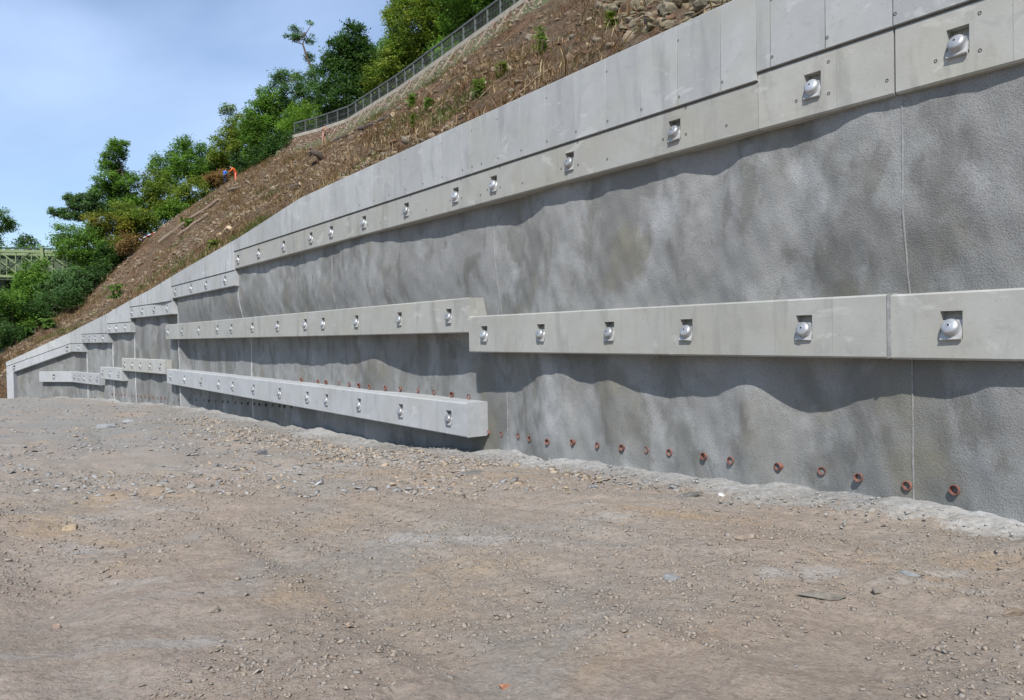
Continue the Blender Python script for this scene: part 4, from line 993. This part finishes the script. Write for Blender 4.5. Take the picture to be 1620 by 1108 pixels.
tree('dark_shrub', 'deep dark thicket at the top left corner of the bare slope', 'shrub', (455, 245), 80, [(448, 232, 28, 14), (470, 224, 20, 12), (425, 248, 24, 13), (485, 215, 12, 9)], 'dark', 1.3, .16, tr=.07)
tree('juniper_shrub', 'low blue-green shrub just behind the orange worker', 'shrub', (398, 268), 89, [(398, 258, 20, 7), (380, 252, 12, 6), (385, 266, 14, 5)], 'blue', 1.2, .13, tr=.06, clump=.4)
tree('brush_heap', 'heap of brown cut brush left of the blue worker', 'brush heap', (345, 290), 88, [(345, 284, 18, 7), (332, 288, 10, 6), (352, 276, 9, 5)], 'brown', 1.4, .13, tr=.05, clump=.4)
tree('broadleaf_tree', 'high-topped tree in the middle of the left tree line', T, (302, 330), 94, [(291, 226, 10, 9), (283, 245, 18, 14), (262, 262, 24, 12), (300, 262, 26, 16), (318, 240, 11, 9), (284, 285, 30, 16), (320, 275, 18, 14), (338, 258, 14, 18)], 'mid', 1.05)
tree('leafy_shrub', 'yellow-green bushes at the upper left edge of the bare slope', 'shrub', (315, 325), 88, [(312, 302, 20, 14), (290, 315, 22, 13), (335, 295, 12, 10), (270, 330, 16, 10)], 'yel', 1.1, .15, tr=.06)
tree('locust_tree', 'tall leaning locust, highest tree of the left group', T, (243, 364), 87, [(190, 233, 14, 9), (181, 246, 15, 8), (174, 262, 16, 9), (188, 272, 13, 8), (170, 284, 19, 10), (196, 292, 15, 9), (165, 305, 20, 11), (192, 312, 20, 10), (210, 322, 14, 9), (178, 332, 26, 10), (212, 280, 8, 5)], 'mid', 1.1, .15, trunk=[(222, 345), (207, 318), (196, 285), (188, 250)], tr=.2, clump=.46)
tree('broadleaf_tree', 'round yellow-green tree right of the leaning locust', T, (249, 362), 89, [(246, 284, 20, 13), (232, 305, 22, 14), (258, 310, 20, 14), (242, 330, 22, 12), (268, 335, 14, 10)], 'yel', 1.1, .16)
tree('locust_tree', 'tree with long flat branches reaching left into the sky', T, (172, 405), 83, [(118, 314, 13, 6), (143, 312, 12, 6), (128, 326, 18, 6), (98, 337, 13, 4), (118, 342, 18, 4), (148, 330, 16, 9), (82, 334, 6, 3)], 'blue', .95, .14, trunk=[(165, 385), (150, 362), (128, 348), (100, 338)], tr=.14, clump=.36)
tree('locust_tree', 'golden-leaved tree at the left end of the tree line', T, (192, 410), 80, [(160, 350, 22, 10), (190, 358, 22, 11), (172, 375, 28, 12), (195, 385, 18, 10), (150, 368, 12, 8)], 'gold', 1.1, .15)
tree('broadleaf_tree', 'light green tree hiding the right end of the bridge', T, (140, 450), 78, [(98, 366, 11, 9), (92, 382, 10, 6), (128, 372, 20, 14), (118, 395, 26, 14), (150, 400, 24, 16), (140, 420, 30, 14)], 'mid', 1.05, .15)
tree('leafy_shrub', 'bush standing before the left part of the bridge', 'shrub', (55, 500), 74, [(56, 425, 16, 12), (45, 445, 20, 14), (70, 450, 20, 14), (38, 465, 24, 12)], 'mid', 1.1, .15, tr=.09)
tree('leafy_shrub', 'shrub before the bridge post, right of the first bush', 'shrub', (95, 480), 73, [(95, 445, 22, 14), (115, 455, 24, 14), (85, 462, 24, 12), (125, 438, 18, 12)], 'blue', 1.1, .15, tr=.08)
tree('dark_shrub', 'dark shrub at the left foot of the bare slope', 'shrub', (150, 462), 76, [(150, 440, 20, 14), (138, 455, 22, 10), (165, 428, 14, 10)], 'dark', 1.2, .15, tr=.08)
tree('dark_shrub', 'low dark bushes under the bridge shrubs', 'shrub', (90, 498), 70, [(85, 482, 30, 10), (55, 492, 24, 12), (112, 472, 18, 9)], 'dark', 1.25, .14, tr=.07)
tree('leafy_shrub', 'leafy bush at the left edge beside the slope', 'shrub', (22, 540), 67, [(20, 485, 22, 16), (5, 505, 22, 16), (32, 508, 20, 12), (-20, 480, 26, 20)], 'mid', 1.2, .14, tr=.08)
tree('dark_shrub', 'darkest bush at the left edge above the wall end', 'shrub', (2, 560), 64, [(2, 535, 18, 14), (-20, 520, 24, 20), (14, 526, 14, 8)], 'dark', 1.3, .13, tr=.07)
tree('broadleaf_tree', 'tree cut off by the left edge, its branches above the bridge', T, (-60, 500), 92, [(-8, 345, 18, 12), (14, 352, 14, 4), (8, 362, 12, 4), (-25, 365, 24, 12), (-10, 382, 14, 6), (-30, 335, 22, 14), (-45, 395, 34, 28), (-60, 440, 36, 30)], 'mid', 1.0, .15, trunk=[(-50, 440), (-40, 390), (-15, 352)], tr=.2)
tree('broadleaf_tree', 'small far dark tree peeping over the bridge', T, (40, 430), 150, [(40, 378, 9, 6), (32, 386, 10, 6), (48, 386, 10, 6)], 'dark', 1.1, .3, clump=.8)
tree('leafy_shrub', 'leafy yellow-green shrub rising behind the railing bend', 'shrub', (600, 170), 72, [(612, 150, 20, 12), (588, 165, 20, 12), (630, 160, 14, 10)], 'light', 1.0, .15, tr=.06)
for lb, b, Y, lo, pal in [
    ('green undergrowth between the thicket and the yellowish young tree', (410, 262), 86, [(415, 240, 18, 12), (400, 245, 16, 10), (432, 232, 16, 12)], 'mid'),
    ('pale green undergrowth right of the leaning locust foot', (262, 352), 87, [(262, 338, 16, 10), (280, 328, 16, 10), (250, 350, 12, 8)], 'light'),
    ('leafy undergrowth filling the gap under the leaning locust', (215, 385), 84, [(212, 350, 16, 14), (205, 372, 18, 12), (225, 362, 12, 10), (188, 395, 18, 10)], 'mid'),
    ('dry pinkish bush at the slope edge under the golden tree', (208, 392), 78, [(208, 380, 10, 9), (200, 392, 10, 7)], 'brown'),
    ('dark undergrowth below the golden-leaved tree', (170, 425), 79, [(170, 405, 20, 13), (188, 412, 14, 9), (155, 420, 16, 10)], 'dark'),
    ('green undergrowth behind the yellowish young tree', (345, 270), 92, [(345, 262, 18, 12), (330, 275, 16, 10), (360, 250, 14, 12)], 'mid'),
    ('bright undergrowth below the thin feathery tree', (478, 205), 80, [(470, 185, 20, 14), (455, 205, 16, 12), (490, 170, 14, 12)], 'light'),
    ('tall green tree between and behind the oak and the yellow-green tree', (620, 120), 84, [(610, 95, 26, 26), (585, 110, 20, 22), (690, 75, 30, 30), (720, 40, 34, 30), (640, 70, 26, 26)], 'mid'),
    ('shaded green tree close behind the right part of the railing', (770, 40), 72, [(765, 25, 36, 24), (730, 70, 26, 18), (800, 0, 40, 20), (700, 110, 24, 16), (668, 135, 22, 14)], 'mid')]:
    big = ' tree ' in lb and lb.startswith(('tall', 'shaded')); tree('broadleaf_tree' if big else 'undergrowth', lb, 'tree' if big else 'shrub', b, Y, lo, pal, 1.15, .16, tr=.07)
tree('undergrowth', 'dark green undergrowth just behind the two far workers', 'shrub', (366, 280), 93, [(366, 268, 16, 10), (352, 272, 12, 8), (382, 262, 12, 8)], 'dark', 1.2, .15, tr=.06)
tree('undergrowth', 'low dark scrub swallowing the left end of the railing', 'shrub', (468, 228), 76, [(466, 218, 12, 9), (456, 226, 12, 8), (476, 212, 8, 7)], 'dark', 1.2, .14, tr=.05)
tree('undergrowth', 'mixed green scrub between the leaning locust and the golden tree', 'shrub', (225, 378), 82, [(222, 345, 16, 14), (235, 355, 14, 10), (205, 355, 14, 14), (196, 335, 16, 14)], 'yel', 1.1, .15, tr=.05)
# distant wood behind the bridge
r = np.random.default_rng(900); Cs = []; cols = []
for _ in range(1100):
    px = r.uniform(-170, 200); py = r.uniform(402, 575); c = np.array(at(px, py, r.uniform(112, 135))); m_ = 60
    Cs.append(c+r.normal(size=(m_, 3))*np.array([1.3, 1.3, .8])); pal = GREENS[['dark', 'mid', 'blue'][r.integers(0, 3)]]; cols.append(np.array(pal[r.integers(0, 3)])*(.7+.5*r.random())*(1+.3*(r.random((m_, 1))-.5)))
o = obj('distant_wood', leaves('distant_wood', np.concatenate(Cs), .42, np.concatenate(cols), r)); tag(o, 'distant green wood seen through and below the bridge', 'wood', kind='stuff')
# single green plants on the bare slope
def plant(label, px, py, wpx, hpx, pal='light', seed=0):
    global TN; TN += 1
    b = hit(px, py+hpx*.5); r = np.random.default_rng(300+TN); k = b.y/FPX; rt = empty('green_plant', b); tag(rt, label, 'plant', None)
    n = 150; C = np.array(b)+np.stack([r.normal(0, .42, n)*wpx*k*.5, r.normal(0, .42, n)*wpx*k*.5, r.random(n)*hpx*k], -1)
    pa_ = np.array(GREENS[pal])*.75; child(obj('foliage', leaves('foliage', C, .075*max(1, b.y/26), pa_[r.integers(0, len(pa_), n)]*(.7+.6*r.random((n, 1))), r)), rt)
    mb = MB()
    for _ in range(7):
        e = Vector(C[r.integers(0, n)]); mb.tube([b, (b+e)/2+Vector((0, 0, .05)), e], [.014, .01, .004], 4, False)
    child(mb.build('stem', M['bark']), rt)
for lb, *a in [('bright leafy plant with pale leaves high on the slope, below the railing top', 857, 64, 24, 44), ('bushy green plant in the middle of the stony slope', 757, 140, 26, 28), ('small green sprig above the parapet between stones, left of the bushy plant', 679, 165, 16, 18), ('pale green tuft below the middle ribs of the revetment', 652, 160, 16, 22), ('slim green weed beside the rubble, under the pale tuft', 654, 195, 9, 26), ('olive tuft right of the bushy green plant', 795, 112, 20, 22, 'yel'), ('yellow-green sprig just above the parapet on the left slope', 340, 388, 26, 16, 'yel'), ('green bush at the parapet edge on the lower left slope', 186, 462, 30, 22, 'mid'), ('olive grass clump left of the cream log', 300, 352, 28, 12, 'yel'), ('lowest green weed at the slope foot near the wall end', 78, 512, 22, 14, 'mid'), ('olive weed at the upper slope under the outcrop', 966, 32, 22, 26, 'yel')]: plant(lb, *a)

# ------------------------------------------------------------------ green truss bridge
YB = 100; br = empty('truss_bridge', at(20, 440, YB)); tag(br, 'pale green steel truss bridge with panelled sides behind the left bushes', 'bridge')
def bp(px, py, dy=0): q = at(px, py, YB); return Vector((q.x, q.y+dy, q.z))
k = YB/FPX
x0, x1 = -160, 190
def yl(px, y0): return y0+(px)*.022
def bbar(name, a, b, w_, h_, mat): mb = MB(); mb.bar(a, b, w_, h_); return child(mb.build(name, M[mat]), br)
for dy in (0, 4.5):
    bbar('top_chord', bp(x0, yl(x0, 397), dy), bp(x1, yl(x1, 397), dy), .16, .16, 'green'); bbar('bottom_chord', bp(x0, yl(x0, 437), dy), bp(x1, yl(x1, 437), dy), .16, .15, 'green')
    bbar('roof_edge', bp(x0, yl(x0, 392.5), dy), bp(x1, yl(x1, 392.5), dy), .12, .10, 'greendark')
    for j, px in enumerate(range(-150, 190, 25)):
        bbar('vertical', bp(px, yl(px, 398), dy), bp(px, yl(px, 436), dy), .055, .055, 'green')
    for px in range(-150, 190, 50):
        bbar('diagonal', bp(px, yl(px, 399), dy), bp(px+50, yl(px, 436), dy), .06, .06, 'green'); bbar('diagonal', bp(px, yl(px, 436), dy), bp(px+50, yl(px, 399), dy), .06, .06, 'greendark')
for px in (-132, -32, 68, 168): bbar('portal_post', bp(px, yl(px, 391), -.2), bp(px+4, yl(px, 438), -.2), .20, .2, 'green')
for kx in range(14): 
    a, b = -150+kx*25, -150+(kx+1)*25
    bbar('side_panel', bp(a+.4, yl(a, 412), 4.8), bp(b-.4, yl(b, 412), 4.8), .04, .95, 'greenpanel')
mb = MB(); a, b = bp(x0, yl(x0, 438.5)), bp(x1, yl(x1, 438.5)); mb.hexa([a+Vector((0, 0, -.35)), b+Vector((0, 0, -.35)), b+Vector((0, 4.5, -.35)), a+Vector((0, 4.5, -.35)), a, b, b+Vector((0, 4.5, 0)), a+Vector((0, 4.5, 0))]); child(mb.build('deck', M['greendark']), br)
for px in (-110, -10): bbar('pier', bp(px, yl(px, 440), 2), bp(px, 560, 2), .5, .5, 'greendark')
